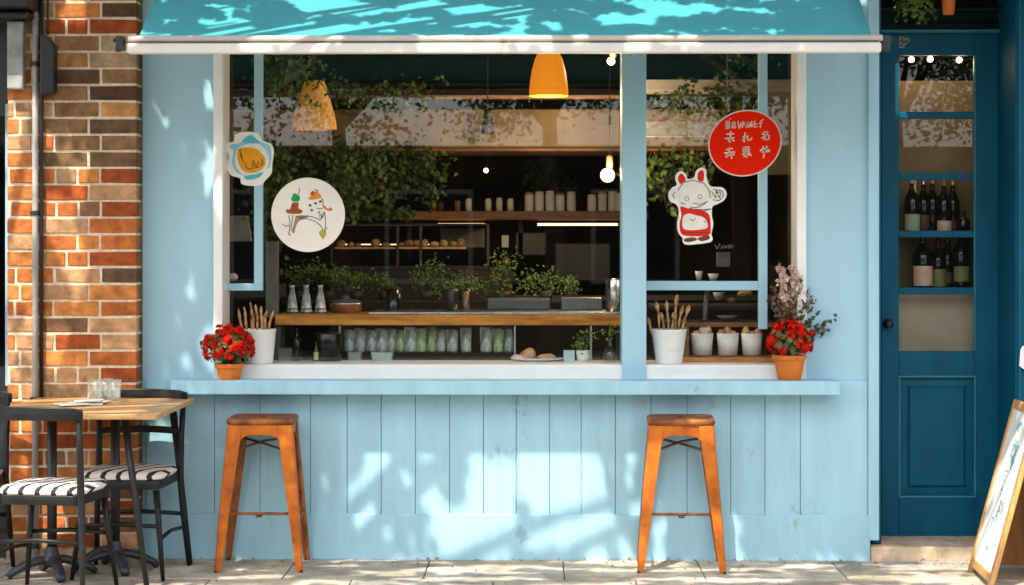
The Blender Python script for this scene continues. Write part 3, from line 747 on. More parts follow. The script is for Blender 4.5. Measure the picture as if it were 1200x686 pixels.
b = MB(); sbar(b, fw - .004, Wd - fw + .004, .03 + fw - .004, Lz - fw + .004, -.015, -.004); b.build('menu_panel', mat('white_board', (.82, .82, .81), .35, .02, 4), sg)
# drawing and handwriting on the face
def sstroke(mb, pts, w, d=-.0035):
    for (u0, v0), (u1, v1) in zip(pts[:-1], pts[1:]):
        p, q = Vector((u0, v0)), Vector((u1, v1)); dd = (q - p)
        if dd.length < 1e-6: continue
        dd.normalize(); n = Vector((-dd.y, dd.x)) * w / 2; p -= dd * w * .3; q += dd * w * .3
        mb.add([sp(p.x + n.x, p.y + n.y, d), sp(q.x + n.x, q.y + n.y, d), sp(q.x - n.x, q.y - n.y, d), sp(p.x - n.x, p.y - n.y, d)], [(0, 1, 2, 3)])
rs = random.Random(6); tl = MB(); dk = MB(); gy = MB()
uc = Wd * .5
for k in range(15):
    a = rs.uniform(0, 6.28); r1 = rs.uniform(.01, .05); r2 = r1 + rs.uniform(.02, .05)
    c2_ = (uc + rs.uniform(-.05, .05), .70 + rs.uniform(-.055, .055))
    (tl if k % 3 else gy).raw = False
    sstroke(tl if k % 3 else gy, [(c2_[0] + r1 * math.cos(a), c2_[1] + r1 * math.sin(a)), (c2_[0] + r2 * math.cos(a + .5), c2_[1] + r2 * math.sin(a + .5)), (c2_[0] + r2 * math.cos(a + 1.1), c2_[1] + r1 * math.sin(a + 1.1))], .014)
for pts in ([(-.06, .03), (.02, .0)], [(-.05, .0), (-.05, -.05), (.0, -.05)], [(.03, .03), (.05, -.04)]):
    sstroke(gy, [(uc + u, .60 + v) for u, v in pts], .008)
def word(mb, glyphs, u0, v0, sz, w):
    u = u0
    for gph in glyphs:
        for pts in gph: sstroke(mb, [(u + a * sz * .7, v0 + b_ * sz) for a, b_ in pts], w)
        u += sz * .95
G = {'7': [[(0, 1), (1, 1), (.4, 0)]], 'A': [[(0, 0), (.5, 1), (1, 0)], [(.25, .4), (.75, .4)]], 'B': [[(0, 0), (0, 1), (.8, .8), (.1, .5), (.9, .25), (0, 0)]], 'N': [[(0, 0), (0, 1), (1, 0), (1, 1)]], 'E': [[(1, 1), (0, 1), (0, 0), (1, 0)], [(0, .5), (.7, .5)]], 'L': [[(0, 1), (0, 0), (.8, 0)]], 't': [[(.5, 1), (.5, 0)], [(0, .7), (1, .7)]]}
word(tl, [G['7']], .22, .25, .06, .010); word(tl, [G['A']], .28, .30, .07, .012); word(dk, [G['B'], G['N']], .31, .345, .06, .009); word(dk, [G['t']], .25, .42, .05, .008); word(gy, [G['E'], G['L']], .22, .50, .045, .006)
word(dk, [G['t']], .27, .13, .045, .009); word(gy, [G['7']], .31, .15, .03, .006)
tl.build('drawing', mat('teal_chalk', (.10, .36, .38), .7, .2, 20), sg); dk.build('handwriting', mat('grey_blue_ink', (.16, .20, .22), .7, .2, 20), sg); gy.build('faint_lettering', mat('faint_grey_ink', (.42, .46, .46), .7, .2, 20), sg)
# rear leaf
tip = sp(0, Lz, 0); C0 = Vector((A.x + .232 * 2 + .02, A.y + .02, 0))
b = MB()
e0 = Vector((tip.x + .012, A.y, tip.z - .01)); f0 = Vector((C0.x, A.y, .03)); e1 = e0 + uw * Wd; f1 = f0 + uw * Wd; th = Vector((.02, 0, .005))
b.add([e0, f0, f1, e1, e0 + th, f0 + th, f1 + th, e1 + th], [(0, 1, 2, 3), (4, 7, 6, 5), (0, 4, 5, 1), (1, 5, 6, 2), (2, 6, 7, 3), (3, 7, 4, 0)])
b.build('rear_panel', mat('brown_plywood', (.36, .16, .05), .55, .3, 3, .05, 40, stretch=(1, 3, 8)), sg, bevel=.003)
b = MB(); q0, q1, q2_ = A + Vector((.035, .012, .03)), C0 + Vector((-.015, -.008, .03)), Vector((tip.x, A.y, tip.z - .05))
b.add([(p.x, A.y - dy_, p.z) for dy_ in (.004, -.012) for p in (q0, q1, q2_)], [(0, 1, 2), (5, 4, 3), (0, 3, 4, 1), (1, 4, 5, 2), (2, 5, 3, 0)])
b.build('side_panel', mat('brown_plywood_side', (.40, .17, .045), .6, .35, 2, .05, 40, stretch=(9, 1, 1)), sg)
b = MB(); b.bar(sp(.1, Lz - .01, -.02), e0 + uw * .1 + Vector((.01, 0, -.02)), .03, .006); b.build('hinge', STEEL, sg); b = MB(); b.bar(sp(Wd - .1, Lz - .01, -.02), e0 + uw * (Wd - .1) + Vector((.01, 0, -.02)), .03, .006); b.build('hinge', STEEL, sg)
b = MB()
for uu in (.02, Wd - .02):
    b = MB(); p = f0 + uw * uu; b.tube([p + Vector((.0, 0, .03)), (p.x + .008, p.y, 0)], .014, 8); b.build('rear_foot', BLACKM, sg)

# ------------------------------------------------------------------ plants and pot hanging over the door
rnd = random.Random(31)
hp = thing('hanging_plant', 'leafy green plant hanging above the teal door', 'hanging plant', at(1072, -6, .12))
b = MB(); c = hp.location; b.lathe([(0, -.0), (.05, .0), (.062, .10), (.055, .10), (.0, .06)], c, 20); b.build('pot', BLACKM, hp, smooth=True)
b = MB()
for k in range(3):
    a = k * 2.1; b.tube([(c.x + .058 * math.cos(a), c.y + .058 * math.sin(a), c.z + .1), (c.x, c.y, c.z + .45)], .002, 5)
b.build('cord', STEM, hp)
b = MB()
for i in range(620):
    a = rnd.uniform(0, 6.28); r = rnd.uniform(.03, .11); z = .12 - (r / .1) ** 1.5 * rnd.uniform(0, .25)
    b.leaf((c.x + r * math.cos(a), c.y + r * math.sin(a) * .8, c.z + z), (math.cos(a), math.sin(a), rnd.uniform(.2, 1)), rnd.uniform(.022, .042), .75, rnd)
b.build('leaves', mat('fresh_green_leaf', (.09, .20, .02), .5, .5, 14, col2=(.24, .36, .06), trans=.3), hp)
op = thing('hanging_pot', 'orange terracotta pot hanging above the door', 'hanging pot', at(1111.5, 17.5, .12))
b = MB(); c = op.location; b.lathe([(0, 0), (.026, 0), (.030, .012), (.040, .12), (.042, .122), (.042, .14), (.034, .14), (.0, .10)], c, 24); b.build('pot', TERRA, op, smooth=True)
b = MB(); b.tube([(c.x - .038, c.y, c.z + .13), (c.x, c.y, c.z + .42), (c.x + .038, c.y, c.z + .13)], .002, 5); b.build('cord', STEM, op)
# white notice clipped to the pilaster at the right edge
b = MB(); z0, z1 = az(440, -.03), az(405, -.03); x0 = ax(1194.5, -.03)
b.prism([(x0, z0 + .05), (x0 + .006, z1 - .02), (x0 + .018, z1), (x0 + .14, z1 - .005), (x0 + .14, z0), (x0 + .05, z0 + .015)], -.030, -.0255)
tag(b.build('paper_notice', mat('white_notice', (.78, .78, .76), .7), origin=(x0, -.028, z0)), 'white paper notice on the pilaster right of the door', 'notice')
LEAFI = mat('herb_green', (0.085, 0.20, 0.028), 0.55, 0.5, 14, col2=(0.23, 0.39, 0.065), trans=0.3)
IVY = mat('ivy_green', (0.026, 0.075, 0.012), 0.55, 0.5, 9, col2=(0.125, 0.22, 0.035), trans=0.3)
# ------------------------------------------------------------------ the room behind the glass
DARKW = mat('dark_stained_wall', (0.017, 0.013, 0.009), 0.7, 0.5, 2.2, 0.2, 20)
DARKC = mat('black_ceiling', (0.005, 0.005, 0.0045), 0.8, 0.4, 2)
TAN = mat('tan_plaster', (0.25, 0.18, 0.085), 0.8, 0.25, 4, 0.15, 30)
SHELFW = mat('aged_shelf_wood', (0.22, 0.095, 0.030), 0.5, 0.4, 5, 0.1, 40, stretch=(1, 8, 8))
PALEB = mat('pale_grey_duct', (0.42, 0.39, 0.32), 0.6, 0.2, 5)
rx0, rx1, ry1 = -3.5, 4.1, 4.8
b = MB(); b.box(rx0, rx1, .145, ry1, -.1, .02); o = struct(b.build('interior_floor', mat('dark_floor', (.06, .05, .04), .5, .3, 4)))
b = MB(); b.box(rx0, rx1, .145, ry1, 3.05, 3.15); struct(b.build('ceiling', DARKC))
b = MB(); b.box(rx0, rx1, ry1, ry1 + .1, .02, 3.05); struct(b.build('back_wall', DARKW))
b = MB(); b.box(rx0 - .1, rx0, .145, ry1, .02, 3.05); struct(b.build('side_wall', DARKW))
b = MB(); b.box(rx1, rx1 + .1, .145, ry1, .02, 3.05); struct(b.build('side_wall', DARKW))
# wall between the bar room and the door lobby
b = MB(); b.box(ax(985, .2), ax(1000, .2), .145, ry1, .02, 3.05); struct(b.build('partition_wall', DARKW))

# inside window board
b = MB(); ZB = az(427.5, -.03)
b.box(ax(252, .1), ax(944, .1), .2185, .42, ZB - .03, ZB); b.build('window_board', WHITE, shop, bevel=.003)

# bulkhead, duct and beams overhead
bh = thing('bulkhead', 'broad tan plastered bulkhead crossing the room above the bar', 'bulkhead')
b = MB(); b.box(ax(262, 2), ax(985, 2), 2.0, 2.6, az(174, 2), az(128, 2)); b.build('plaster_band', TAN, bh, bevel=.01)
b = MB(); b.box(ax(262, 2), ax(985, 2), 1.96, 2.62, az(174.0, 2) - .02, az(174, 2) - .001); b.build('lower_trim', SHELFW, bh, bevel=.004)
b = MB(); b.box(ax(380, 1.9), ax(735, 1.9), 1.9, 1.95, az(116, 1.9), az(111.5, 1.9)); tag(b.build('lighting_rail', mat('warm_timber_rail', (.40, .19, .08), .5, .2, 6, stretch=(1, 8, 8)), bevel=.004, origin=at(560, 114, 1.9)), 'thin warm timber rail under the ceiling above the tan bulkhead', 'rail')
b = MB(); b.box(ax(757, 1.4), ax(950, 1.4), 1.4, 1.7, az(106.5, 1.4), az(93.5, 1.4)); tag(b.build('ceiling_duct', PALEB, bevel=.006, origin=at(850, 100, 1.4)), 'pale grey flat duct under the ceiling in the narrow window', 'duct')
b = MB(); b.box(ax(757, 1.2), ax(890, 1.2), 1.2, 1.3, az(160, 1.2), az(143, 1.2)); tag(b.build('ceiling_beam', PALEB, bevel=.006, origin=at(850, 150, 1.2)), 'pale beam behind the red sign in the narrow window', 'beam')
b = MB(); b.box(ax(896, 1.0), ax(935, 1.0), 1.0, 1.1, az(205, 1.0), az(108, 1.0)); tag(b.build('tan_wall_panel', TAN, bevel=.006, origin=at(912, 150, 1.0)), 'tan panel seen in the last strip of glass beside the red sign', 'panel')
b = MB(); b.prism([(at(px, py, .9).x, at(px, py, .9).z) for px, py in ((268, 283), (294, 283), (290, 253), (270, 253))], .9, .96); tag(b.build('lamp_shade', mat('grey_linen', (.36, .33, .28), .8), origin=at(281, 283, .93)), 'grey tapered lamp shade in the narrow strip of glass near the pier', 'lamp')
b = MB(); c = at(272, 325, .7); b.ball(c, .030, 8, (1.1, 1, .8)); tag(b.build('white_bowl', WHITEPOT, smooth=True, origin=c), 'small white bowl in the narrow strip of glass near the pier', 'bowl')
b = MB(); b.box(ax(262, .6), ax(325, .6), .6, 1.0, az(350, .6), az(334, .6)); tag(b.build('side_cupboard', mat('dark_cupboard', (.03, .028, .025), .5, .3), bevel=.006, origin=at(290, 350, .6)), 'dark cupboard top in the narrow strip of glass near the pier', 'cupboard')
b = MB(); b.box(ax(311, .5), ax(326, .5), .5, .54, az(372, .5), az(283, .5)); tag(b.build('grey_post', mat('grey_post_paint', (.12, .115, .10), .5, .3), bevel=.004, origin=at(318, 372, .5)), 'short grey post standing at the counter end below the round white sign', 'post')

# counter
CT = az(369, .42)
b = MB(); b.box(ax(322, .42), ax(735, .42), .42, .95, az(381.5, .42), CT); ctr = b.build('wooden_counter', WOOD, bevel=.005, origin=at(530, 381, .42)); tag(ctr, 'long orange wooden counter across the wide window', 'counter')
b = MB(); b.box(ax(432, .44), ax(733, .44), .44, .9, CT + .0005, az(366, .44)); b.build('steel_top', STEEL, ctr, bevel=.002)
for px in (330, 727):
    b = MB(); x = ax(px, .7); b.box(x - .03, x + .03, .6, .9, .02, az(381.5, .42) - .002); b.build('counter_leg', BLACKM, ctr)

# lower glass shelf with its jars
YJ = .50
ZJ = az(412.5, YJ)
js = thing('glass_shelf', 'thin glass shelf under the wooden counter', 'shelf', at(500, 413, YJ))
b = MB(); b.box(ax(399, YJ - .08), ax(604, YJ - .08), YJ - .08, YJ + .14, ZJ - .006, ZJ); b.build('glass_sheet', glass_mat('green_glass', (.75, .85, .80), 1.5, .03), js, bevel=.001)
for px in (400, 603.5):
    b = MB(); x = ax(px, YJ); b.box(x - .004, x + .004, YJ - .085, YJ + .145, 1.0, az(381.5, .42) - .003); b.build('upright', STEEL, js)
rj = random.Random(41)
JA = pale_glass('ribbed_glass', (.90, .92, .86), .22); JB = pale_glass('greenish_glass', (.66, .80, .40), .26)
JF = pale_glass('milky_flask_glass', (.85, .88, .86), .45)
JFILL = mat('jar_contents', (.55, .58, .46), .7, .5, 18, col2=(.80, .80, .70)); JGRN = mat('jar_herbs', (.26, .36, .08), .7, .5, 30, col2=(.55, .60, .28)); JLID = mat('pale_jar_lid', (.55, .55, .50), .4, .15)
ORD = ['first', 'second', 'third', 'fourth', 'fifth', 'sixth', 'seventh', 'eighth', 'ninth', 'tenth', 'eleventh', 'twelfth', 'thirteenth', 'fourteenth']
def jar(px, Y, z, r, h, label, fill, group, lid=None):
    c = Vector((ax(px, Y), Y, z))
    b = MB(); b.lathe([(0, .001), (r * .95, .001), (r, .008), (r * 1.04, h), (r * .98, h), (r * .94, .01), (0, .008)], c, 16); return tag(b.build('drinking_glass', fill, smooth=True, origin=c), label, 'glass', group)
    b = MB(); hf_ = h * rj.uniform(.6, .84); b.lathe([(0, .01), (r * .90, .01), (r * .90, hf_), (0, hf_)], c, 14); b.build('contents', fill, t, smooth=True)
    if lid: 
        b = MB(); b.lathe([(0, h), (r, h), (r, h + .014), (0, h + .016)], c, 16); b.build('lid', lid, t)
    return t
jp = [409, 421.5, 435, 447, 458.5, 469, 481, 493, 505, 516.5, 530, 546, 569.5, 583.5, 596]
for i, px in enumerate(jp):
    jar(px, YJ + rj.uniform(-.02, .03), ZJ, rj.uniform(.029, .034), rj.uniform(.118, .138), 'clear glass on the glass shelf under the counter, %s from the black canister' % (ORD + ['last'])[i], rj.choice([JA, JA, JB]), 'clear glasses on the glass shelf', JLID if i % 3 == 0 else None)

# things standing on the window board
b = MB(); c = Vector((ax(384, .30), .30, ZB)); h = az(390.5, .30) - ZB; r = (ax(399, .3) - ax(367, .3)) / 2
b.lathe([(0, 0), (r, 0), (r, h * .97), (r * .96, h), (0, h + .004)], c, 28); tag(b.build('canister', mat('polished_black_steel', (.035, .035, .035), .18, .2, 3, metal=.9), smooth=True, origin=c), 'shiny black canister standing on the window board', 'canister')
def bottle(name, px, Y, z, h, r, m, label, cat, group=None, lab=None, cap=None, neck=.28):
    c = Vector((ax(px, Y), Y, z)); t = thing(name, label, cat, c, group)
    b = MB(); b.lathe([(0, .002), (r * .94, 0), (r, .006), (r, h * .56), (r * .9, h * .63), (r * .45, h * .73), (r * neck, h * .80), (r * neck, h * .96), (r * (neck + .08), h * .965), (r * (neck + .08), h * .995), (0, h)], c, 20); b.build('glass_body', m, t, smooth=True)
    if lab:
        for lm, z0, z1 in lab:
            b = MB(); n = 14
            ring = [[(c.x + (r + .0012) * math.cos(a), Y + (r + .0012) * math.sin(a), z + h * q) for a in [rad(200 + 140 * k / n) for k in range(n + 1)]] for q in (z0, z1)]
            b.loft(ring, False, False); b.build('label', lm, t, smooth=True)
    if cap:
        b = MB(); b.lathe([(r * (neck + .10), h * .88), (r * (neck + .12), h * 1.002), (0, h * 1.004)], c, 14); b.build('cap', cap, t, smooth=True)
    return t
DKB = mat('dark_bottle_glass', (.006, .008, .005), .08, .3, 4); OIL = mat('oil_bottle_glass', (.10, .085, .02), .1, .4, 8)
YEL = mat('yellow_label', (.80, .72, .20), .6, .5, 30, col2=(.35, .50, .36)); CRM = mat('cream_label', (.88, .76, .58), .6, .2, 25, col2=(.80, .36, .20)); GRN_ = mat('green_gold_label', (.62, .60, .14), .6, .6, 40, col2=(.12, .20, .06)); BRN_ = mat('brown_label', (.10, .04, .02), .6, .4, 30); GOLD = mat('gold_foil', (.50, .32, .10), .35, .2, 20, metal=.6); COP = mat('copper_foil', (.62, .38, .22), .35, .2, 20, metal=.3)
bottle('oil_bottle', 370.5, .24, ZB, .10, .013, OIL, 'small oil bottle just in front of the shiny black canister', 'bottle', None, [(YEL, .1, .5)])
bottle('dark_bottle', 348, .34, ZB, .175, .026, DKB, 'dark bottle between the breadstick bucket and the shiny black canister', 'bottle')
b = MB(); b.box(ax(326, .36), ax(350, .36), .37, .45, ZB, ZB + .065); tag(b.build('grey_box', mat('grey_card', (.16, .15, .12), .7), bevel=.003, origin=at(338, 427, .36)), 'small grey box behind the breadstick bucket by the pier', 'box')
for px, wd, nm, lb, m_ in ((416, 17, 'white_tray', 'small translucent tray next to the shiny black canister', mat('smoky_plastic', (.22, .24, .23), .3)), (448, 26, 'pale_tray', 'pale blue green tray under the glass shelf', mat('pale_aqua_plastic', (.34, .44, .42), .3))):
    b = MB(); c = at(px, 427, .40); hw = wd / 2 / 219; zz = ZB
    b.loft([rrect(c.x - hw * .88, c.x + hw * .88, .36, .46, .01, zz), rrect(c.x - hw, c.x + hw, .35, .47, .012, zz + .042)]); tag(b.build('tray' if nm == 'pale_tray' else 'food_tray', m_, bevel=.002, origin=(c.x, .41, zz)), lb, 'tray')
def bread(px, Y, z, rx, ry, rz, label, nm='bread_roll', cat='bread', seed=1, group=None, m=None):
    r_ = random.Random(seed); c = Vector((ax(px, Y), Y, z)); b = MB(); b.ball((c.x, c.y, c.z + rz * .8), 1, 9, (rx, ry, rz))
    for i, v in enumerate(b.v):
        k = 1 + .18 * noise.noise((v - c) * 26 + Vector((seed, 0, 0))); d = v - c; b.v[i] = c + Vector((d.x * k, d.y * k, max(0.0, d.z * k)))
    return tag(b.build(nm, m or CRUST, smooth=True, origin=c), label, cat, group)
CRUST = mat('bread_crust', (.42, .19, .06), .75, .5, 16, .4, 40, col2=(.66, .42, .20))
DOUGH = mat('powdered_crust', (.62, .46, .30), .8, .35, 14, .3, 40, col2=(.78, .68, .56))
pl = thing('white_plate', 'white plate on the window board below the counter', 'plate', at(630, 427, .3))
b = MB(); c = pl.location; c.z = ZB; pl.location.z = ZB; b.lathe([(0, .002), (.09, .002), (.145, .014), (.147, .018), (.09, .008), (0, .008)], (c.x, .30, ZB), 32, sy=.7); b.build('dish', WHITEPOT, pl, smooth=True)
bread(619, .30, ZB + .008, .042, .04, .034, 'round bread roll on the white plate, the taller one', seed=3)
bread(641, .28, ZB + .008, .055, .035, .018, 'flat pastry at the other end of the white plate from the roll', 'pastry', 'pastry', 5)
bread(606, .27, ZB + .008, .04, .03, .016, 'pale folded flatbread next to the tall roll on the white plate', 'flatbread', 'bread', 9, None, DOUGH)
b = MB(); b.box(ax(660.5, .27), ax(673.5, .27), .27, .33, ZB, az(411, .27)); tag(b.build('milk_carton', mat('pale_blue_card', (.42, .58, .64), .5), bevel=.003, origin=at(667, 427, .3)), 'small pale blue carton next to the white herb pot', 'carton')
def herb(px, Y, z, ph, pr, fw, fh, n, label, seed, pm=WHITEPOT, lm=LEAFI, name='herb_pot', cat='herb plant', group=None, ls=(.014, .028)):
    r_ = random.Random(seed); c = Vector((ax(px, Y), Y, z)); t = thing(name, label, cat, c, group)
    b = MB(); b.lathe([(0, 0), (pr * .82, 0), (pr, ph), (pr * .92, ph), (pr * .88, ph - .01), (0, ph - .012)], c, 20); b.build('pot', pm, t, smooth=True)
    st = MB(); lf = MB()
    for i in range(9):
        a = r_.uniform(0, 6.28); tip = c + Vector((fw * .7 * math.cos(a) * r_.random(), fw * .5 * math.sin(a) * r_.random(), ph + fh * r_.uniform(.5, 1)))
        st.tube([c + Vector((0, 0, ph - .012)), (c + Vector((0, 0, ph + .02))) * .5 + tip * .5, tip], .0014, 4)
    cl = []
    for i in range(9):
        a = r_.uniform(0, 6.28); e = r_.uniform(.05, 1.05); w_ = fw * r_.uniform(.2, 1.15)
        cl.append(Vector((w_ * math.cos(a), w_ * .6 * math.sin(a), ph + fh * e)))
        st.tube([c + Vector((0, 0, ph - .012)), c + Vector((cl[-1].x * .4, cl[-1].y * .4, ph + fh * e * .5)), c + cl[-1]], .0013, 4)
    for i in range(n):
        k = r_.choice(cl); s_ = .24 * fw + .006
        lf.leaf(c + k + Vector((r_.gauss(0, s_), r_.gauss(0, s_), r_.gauss(0, s_ * .9))), (r_.gauss(0, .8), r_.gauss(0, .6) - .6, r_.uniform(0, 1.2)), r_.uniform(*ls) * .85, .6, r_)
    st.build('stems', MATS['green_stem'], t, smooth=True); lf.build('leaves', lm, t); return t
herb(683.5, .30, ZB, .058, .040, .055, .085, 110, 'small herb in a white pot on the window board beside the pale blue carton', 3)
b = MB(); x = ax(692.5, .40); b.box(x - .005, x + .005, .395, .42, ZB, az(381.5, .42) - .002); tag(b.build('steel_upright', STEEL, origin=(x, .4, ZB)), 'thin steel upright beside the little flask of cuttings', 'post')
c = Vector((ax(715, .26), .26, ZB)); fk = thing('glass_flask', 'little round glass flask with green cuttings next to the blue mullion', 'flask', c)
b = MB(); b.lathe([(0, .001), (.030, .001), (.041, .02), (.040, .045), (.026, .07), (.011, .086), (.010, .118), (.013, .121), (.010, .12), (.009, .086), (.024, .068), (.037, .044), (.037, .02), (0, .006)], c, 24); b.build('glass_body', CLEAR, fk, smooth=True)
b = MB(); r_ = random.Random(8)
for i in range(26): b.leaf(c + Vector((r_.gauss(-.008, .022), r_.gauss(0, .015), .16 + r_.gauss(0, .02))), (r_.gauss(0, 1), -1, r_.gauss(0, 1)), .025, .6, r_)
b.build('leaves', LEAFI, fk)
b = MB(); b.tube([c + Vector((0, 0, .02)), c + Vector((0, 0, .11)), c + Vector((-.01, 0, .16))], .002, 5); b.build('stem', MATS['green_stem'], fk)

# things on the counter
YC = .62; ZC = CT + .0005
FLK = mat('milky_flask', (.50, .54, .54), .2, .15, 6)
for i, (px, lb) in enumerate(((342.5, 'conical glass flask at the end of the counter, nearest the pier'), (359, 'conical glass flask in the middle of the three on the counter'), (375.5, 'conical glass flask on the counter, nearest the steel pan'))):
    c = Vector((ax(px, YC), YC, ZC)); t = thing('conical_flask', lb, 'flask', c, 'flasks at the counter end')
    b = MB(); b.lathe([(0, .001), (.032, .001), (.034, .012), (.024, .07), (.014, .12), (.013, .15), (.017, .156), (.012, .152), (.012, .12), (0, .11)], c, 20); b.build('flask_body', JF, t, smooth=True)
    b = MB(); b.lathe([(0, .002), (.0335, .003), (.032, .028), (0, .03)], c, 18); b.build('dark_base', BLACKM, t, smooth=True)
pn = thing('steel_pan', 'low steel pan with a lid on the counter behind the flasks', 'pan', (ax(405, .72), .72, ZC))
c = pn.location; b = MB(); b.lathe([(0, 0), (.085, 0), (.092, .05), (.094, .055), (.088, .055), (0, .05)], c, 28); b.build('body', STEEL, pn, smooth=True)
b = MB(); b.lathe([(.092, .056), (.07, .072), (.02, .08), (.018, .095), (0, .097)], c, 28); b.build('lid', mat('dark_pan_lid', (.08, .08, .075), .35), pn, smooth=True)
def cup(px, Y, z, r, h, label, m=None, fill=None, name='drinking_glass', cat='glass', group=None):
    c = Vector((ax(px, Y), Y, z)); t = thing(name, label, cat, c, group)
    b = MB(); b.lathe([(0, .001), (r * .82, .001), (r * .85, .006), (r, h), (r * .94, h), (r * .80, .012), (0, .011)], c, 20); b.build('glass_body', m or CLEAR, t, smooth=True)
    if fill: 
        b = MB(); b.lathe([(0, .013), (r * .80, .013), (r * .90, h * .8), (0, h * .8)], c, 16); b.build('drink', fill, t, smooth=True)
    return t
cup(461, YC, ZC, .042, .135, 'wide frosted tumbler on the counter below the middle herb', glass_mat('frosted_glass', (.55, .60, .58), 1.6, .2))
cup(546, YC, az(366, .44), .022, .135, 'tall narrow glass with an amber drink on the steel counter top', None, mat('amber_drink', (.35, .17, .05), .2, .3))
b = MB(); c = at(530, 366, .7); b.lathe([(0, 0), (.03, 0), (.034, .10), (.030, .12), (0, .12)], (c.x, .7, az(366, .44)), 18); tag(b.build('grinder', mat('dark_grinder', (.06, .05, .045), .3, .3), smooth=True, origin=(c.x, .7, az(366, .44))), 'dark grinder on the counter just before the tall narrow glass', 'grinder')
b = MB(); b.box(ax(571, .75), ax(645, .75), .75, .93, az(366, .44), az(350, .75)); tag(b.build('prep_appliance', mat('grey_appliance', (.12, .12, .115), .35, .2), bevel=.012, origin=at(608, 366, .8)), 'low grey appliance on the counter under the herbs', 'appliance')
b = MB(); b.box(ax(658, .75), ax(706, .75), .75, .93, az(366, .44), az(349, .75)); tag(b.build('steel_tray_stack', mat('dull_steel', (.17, .175, .17), .35, .2, metal=.4), bevel=.008, origin=at(682, 366, .8)), 'dull steel box on the counter between the appliance and the steel cylinder', 'container')
c = Vector((ax(721, .58), .58, az(366, .44))); b = MB(); b.lathe([(0, 0), (.042, 0), (.042, .172), (.039, .178), (0, .178)], c, 24); tag(b.build('steel_cylinder', mat('polished_steel', (.72, .72, .72), .2, .1, metal=1.0), smooth=True, origin=c), 'tall polished steel cylinder on the counter beside the blue mullion', 'container')
b = MB(); x = ax(711, .6); b.box(x - .006, x + .006, .59, .61, az(366, .44), az(326, .6)); tag(b.build('tap_post', BLACKM, origin=(x, .6, CT)), 'thin black post in front of the polished steel cylinder', 'post')

# row of herbs along the back of the counter
ht_ = thing('herb_trough', 'long dark planter shelf holding the herbs behind the counter', 'planter', at(500, 352, 1.25))
b = MB(); b.box(ax(330, 1.2), ax(690, 1.2), 1.2, 1.34, az(352, 1.2) - .02, az(352, 1.2)); b.build('shelf_board', DARKW, ht_, bevel=.004)
for px in (340, 680):
    b = MB(); x = ax(px, 1.27); b.box(x - .02, x + .02, 1.25, 1.29, .02, az(352, 1.2) - .021); b.build('support', BLACKM, ht_)
hz = [(352, 38, 26), (385, 32, 20), (418, 34, 18), (452, 26, 14), (500, 42, 32), (545, 32, 26), (590, 46, 34), (640, 36, 22), (668, 18, 14)]
hn = ['bushy green herb behind the flasks at the counter end', 'green herb above the steel pan', 'low green herb between the steel pan and the frosted tumbler', 'small sparse herb behind the frosted tumbler', 'tall bushy herb in the middle of the herb row', 'green herb behind the tall narrow glass', 'largest leafy herb, above the grey appliance', 'thin herb above the dull steel box', 'smallest herb at the end of the row near the steel cylinder']
for i, ((px, w_, h_), lb) in enumerate(zip(hz, hn)):
    herb(px, 1.27, az(352, 1.2) + .001, .05, .04, w_ / 2 / 202 * 1.15, h_ / 202 * 1.1, 60 + w_ * 5, lb, 50 + i, mat('dark_herb_pot', (.05, .04, .03), .6), LEAFI, group='herbs behind the counter', ls=(.018, .036))

# back bar: shelf with canisters and jars, lit strips and a pastry case below
YBK = 2.9
ZBK = az(247.5, YBK)
bs = thing('back_shelf', 'long wooden shelf on the back wall above the bar', 'shelf', at(600, 250, YBK))
b = MB(); b.box(ax(470, YBK), ax(760, YBK), YBK, YBK + .34, az(258, YBK), ZBK); b.build('shelf_board', SHELFW, bs, bevel=.005)
for px in (480, 610, 750):
    b = MB(); x = ax(px, YBK + .3); b.box(x - .015, x + .015, YBK + .30, YBK + .335, az(258, YBK) - .25, az(258, YBK) - .001); b.build('bracket', BLACKM, bs)
CAN = mat('white_canister', (.84, .82, .76), .4, .08, 6)
cpx = [620, 632, 644.5, 656.5, 669.5, 693.5, 706, 718, 727.5]
for i, px in enumerate(cpx):
    h = (.125, .13, .135, .12, .13, .11, .13, .132, .12)[i]; r = .0305
    c = Vector((ax(px, YBK + .1), YBK + .1, ZBK)); t = thing('storage_canister', 'white canister on the back shelf, %s counted from the small jars' % ORD[i], 'canister', c, 'white canisters on the back shelf')
    b = MB(); b.lathe([(0, .001), (r, .001), (r, h * .85), (r * .9, h * .88), (0, h * .88)], c, 18); b.build('body', CAN, t, smooth=True, bevel=.002)
    b = MB(); b.lathe([(r * .92, h * .885), (r * .92, h), (0, h)], c, 18); b.build('lid', CAN if i % 3 else mat('cork_lid', (.45, .28, .13), .8), t)
for i, (px, h, m_) in enumerate(((508, .075, GOLD), (516, .06, BRN_), (536, .07, mat('amber_jar', (.30, .15, .07), .3, .3)), (549, .085, CAN), (572, .085, CAN), (585, .09, CAN), (598, .085, CAN))):
    c = Vector((ax(px, YBK + .08), YBK + .08, ZBK)); b = MB(); r = .022; b.lathe([(0, .001), (r, .001), (r, h * .8), (r * .8, h * .86), (r * .8, h), (0, h)], c, 16)
    tag(b.build('shelf_jar', m_, smooth=True, origin=c), ['small gold topped jar nearest the hanging greenery on the back shelf', 'short brown jar beside the gold one on the back shelf', 'small amber jar by itself on the back shelf', 'small white jar beside the amber jar on the back shelf', 'first of three small white jars in a row on the back shelf', 'middle of three small white jars in a row on the back shelf', 'last of three small white jars in a row, nearest the tall canisters'][i], 'jar', 'small jars on the back shelf')
herb(630, YBK + .24, ZBK, .10, .05, .10, .20, 170, 'trailing green plant behind the first canisters on the back shelf', 21, BLACKM, IVY, 'shelf_plant', 'plant', None, (.025, .05))
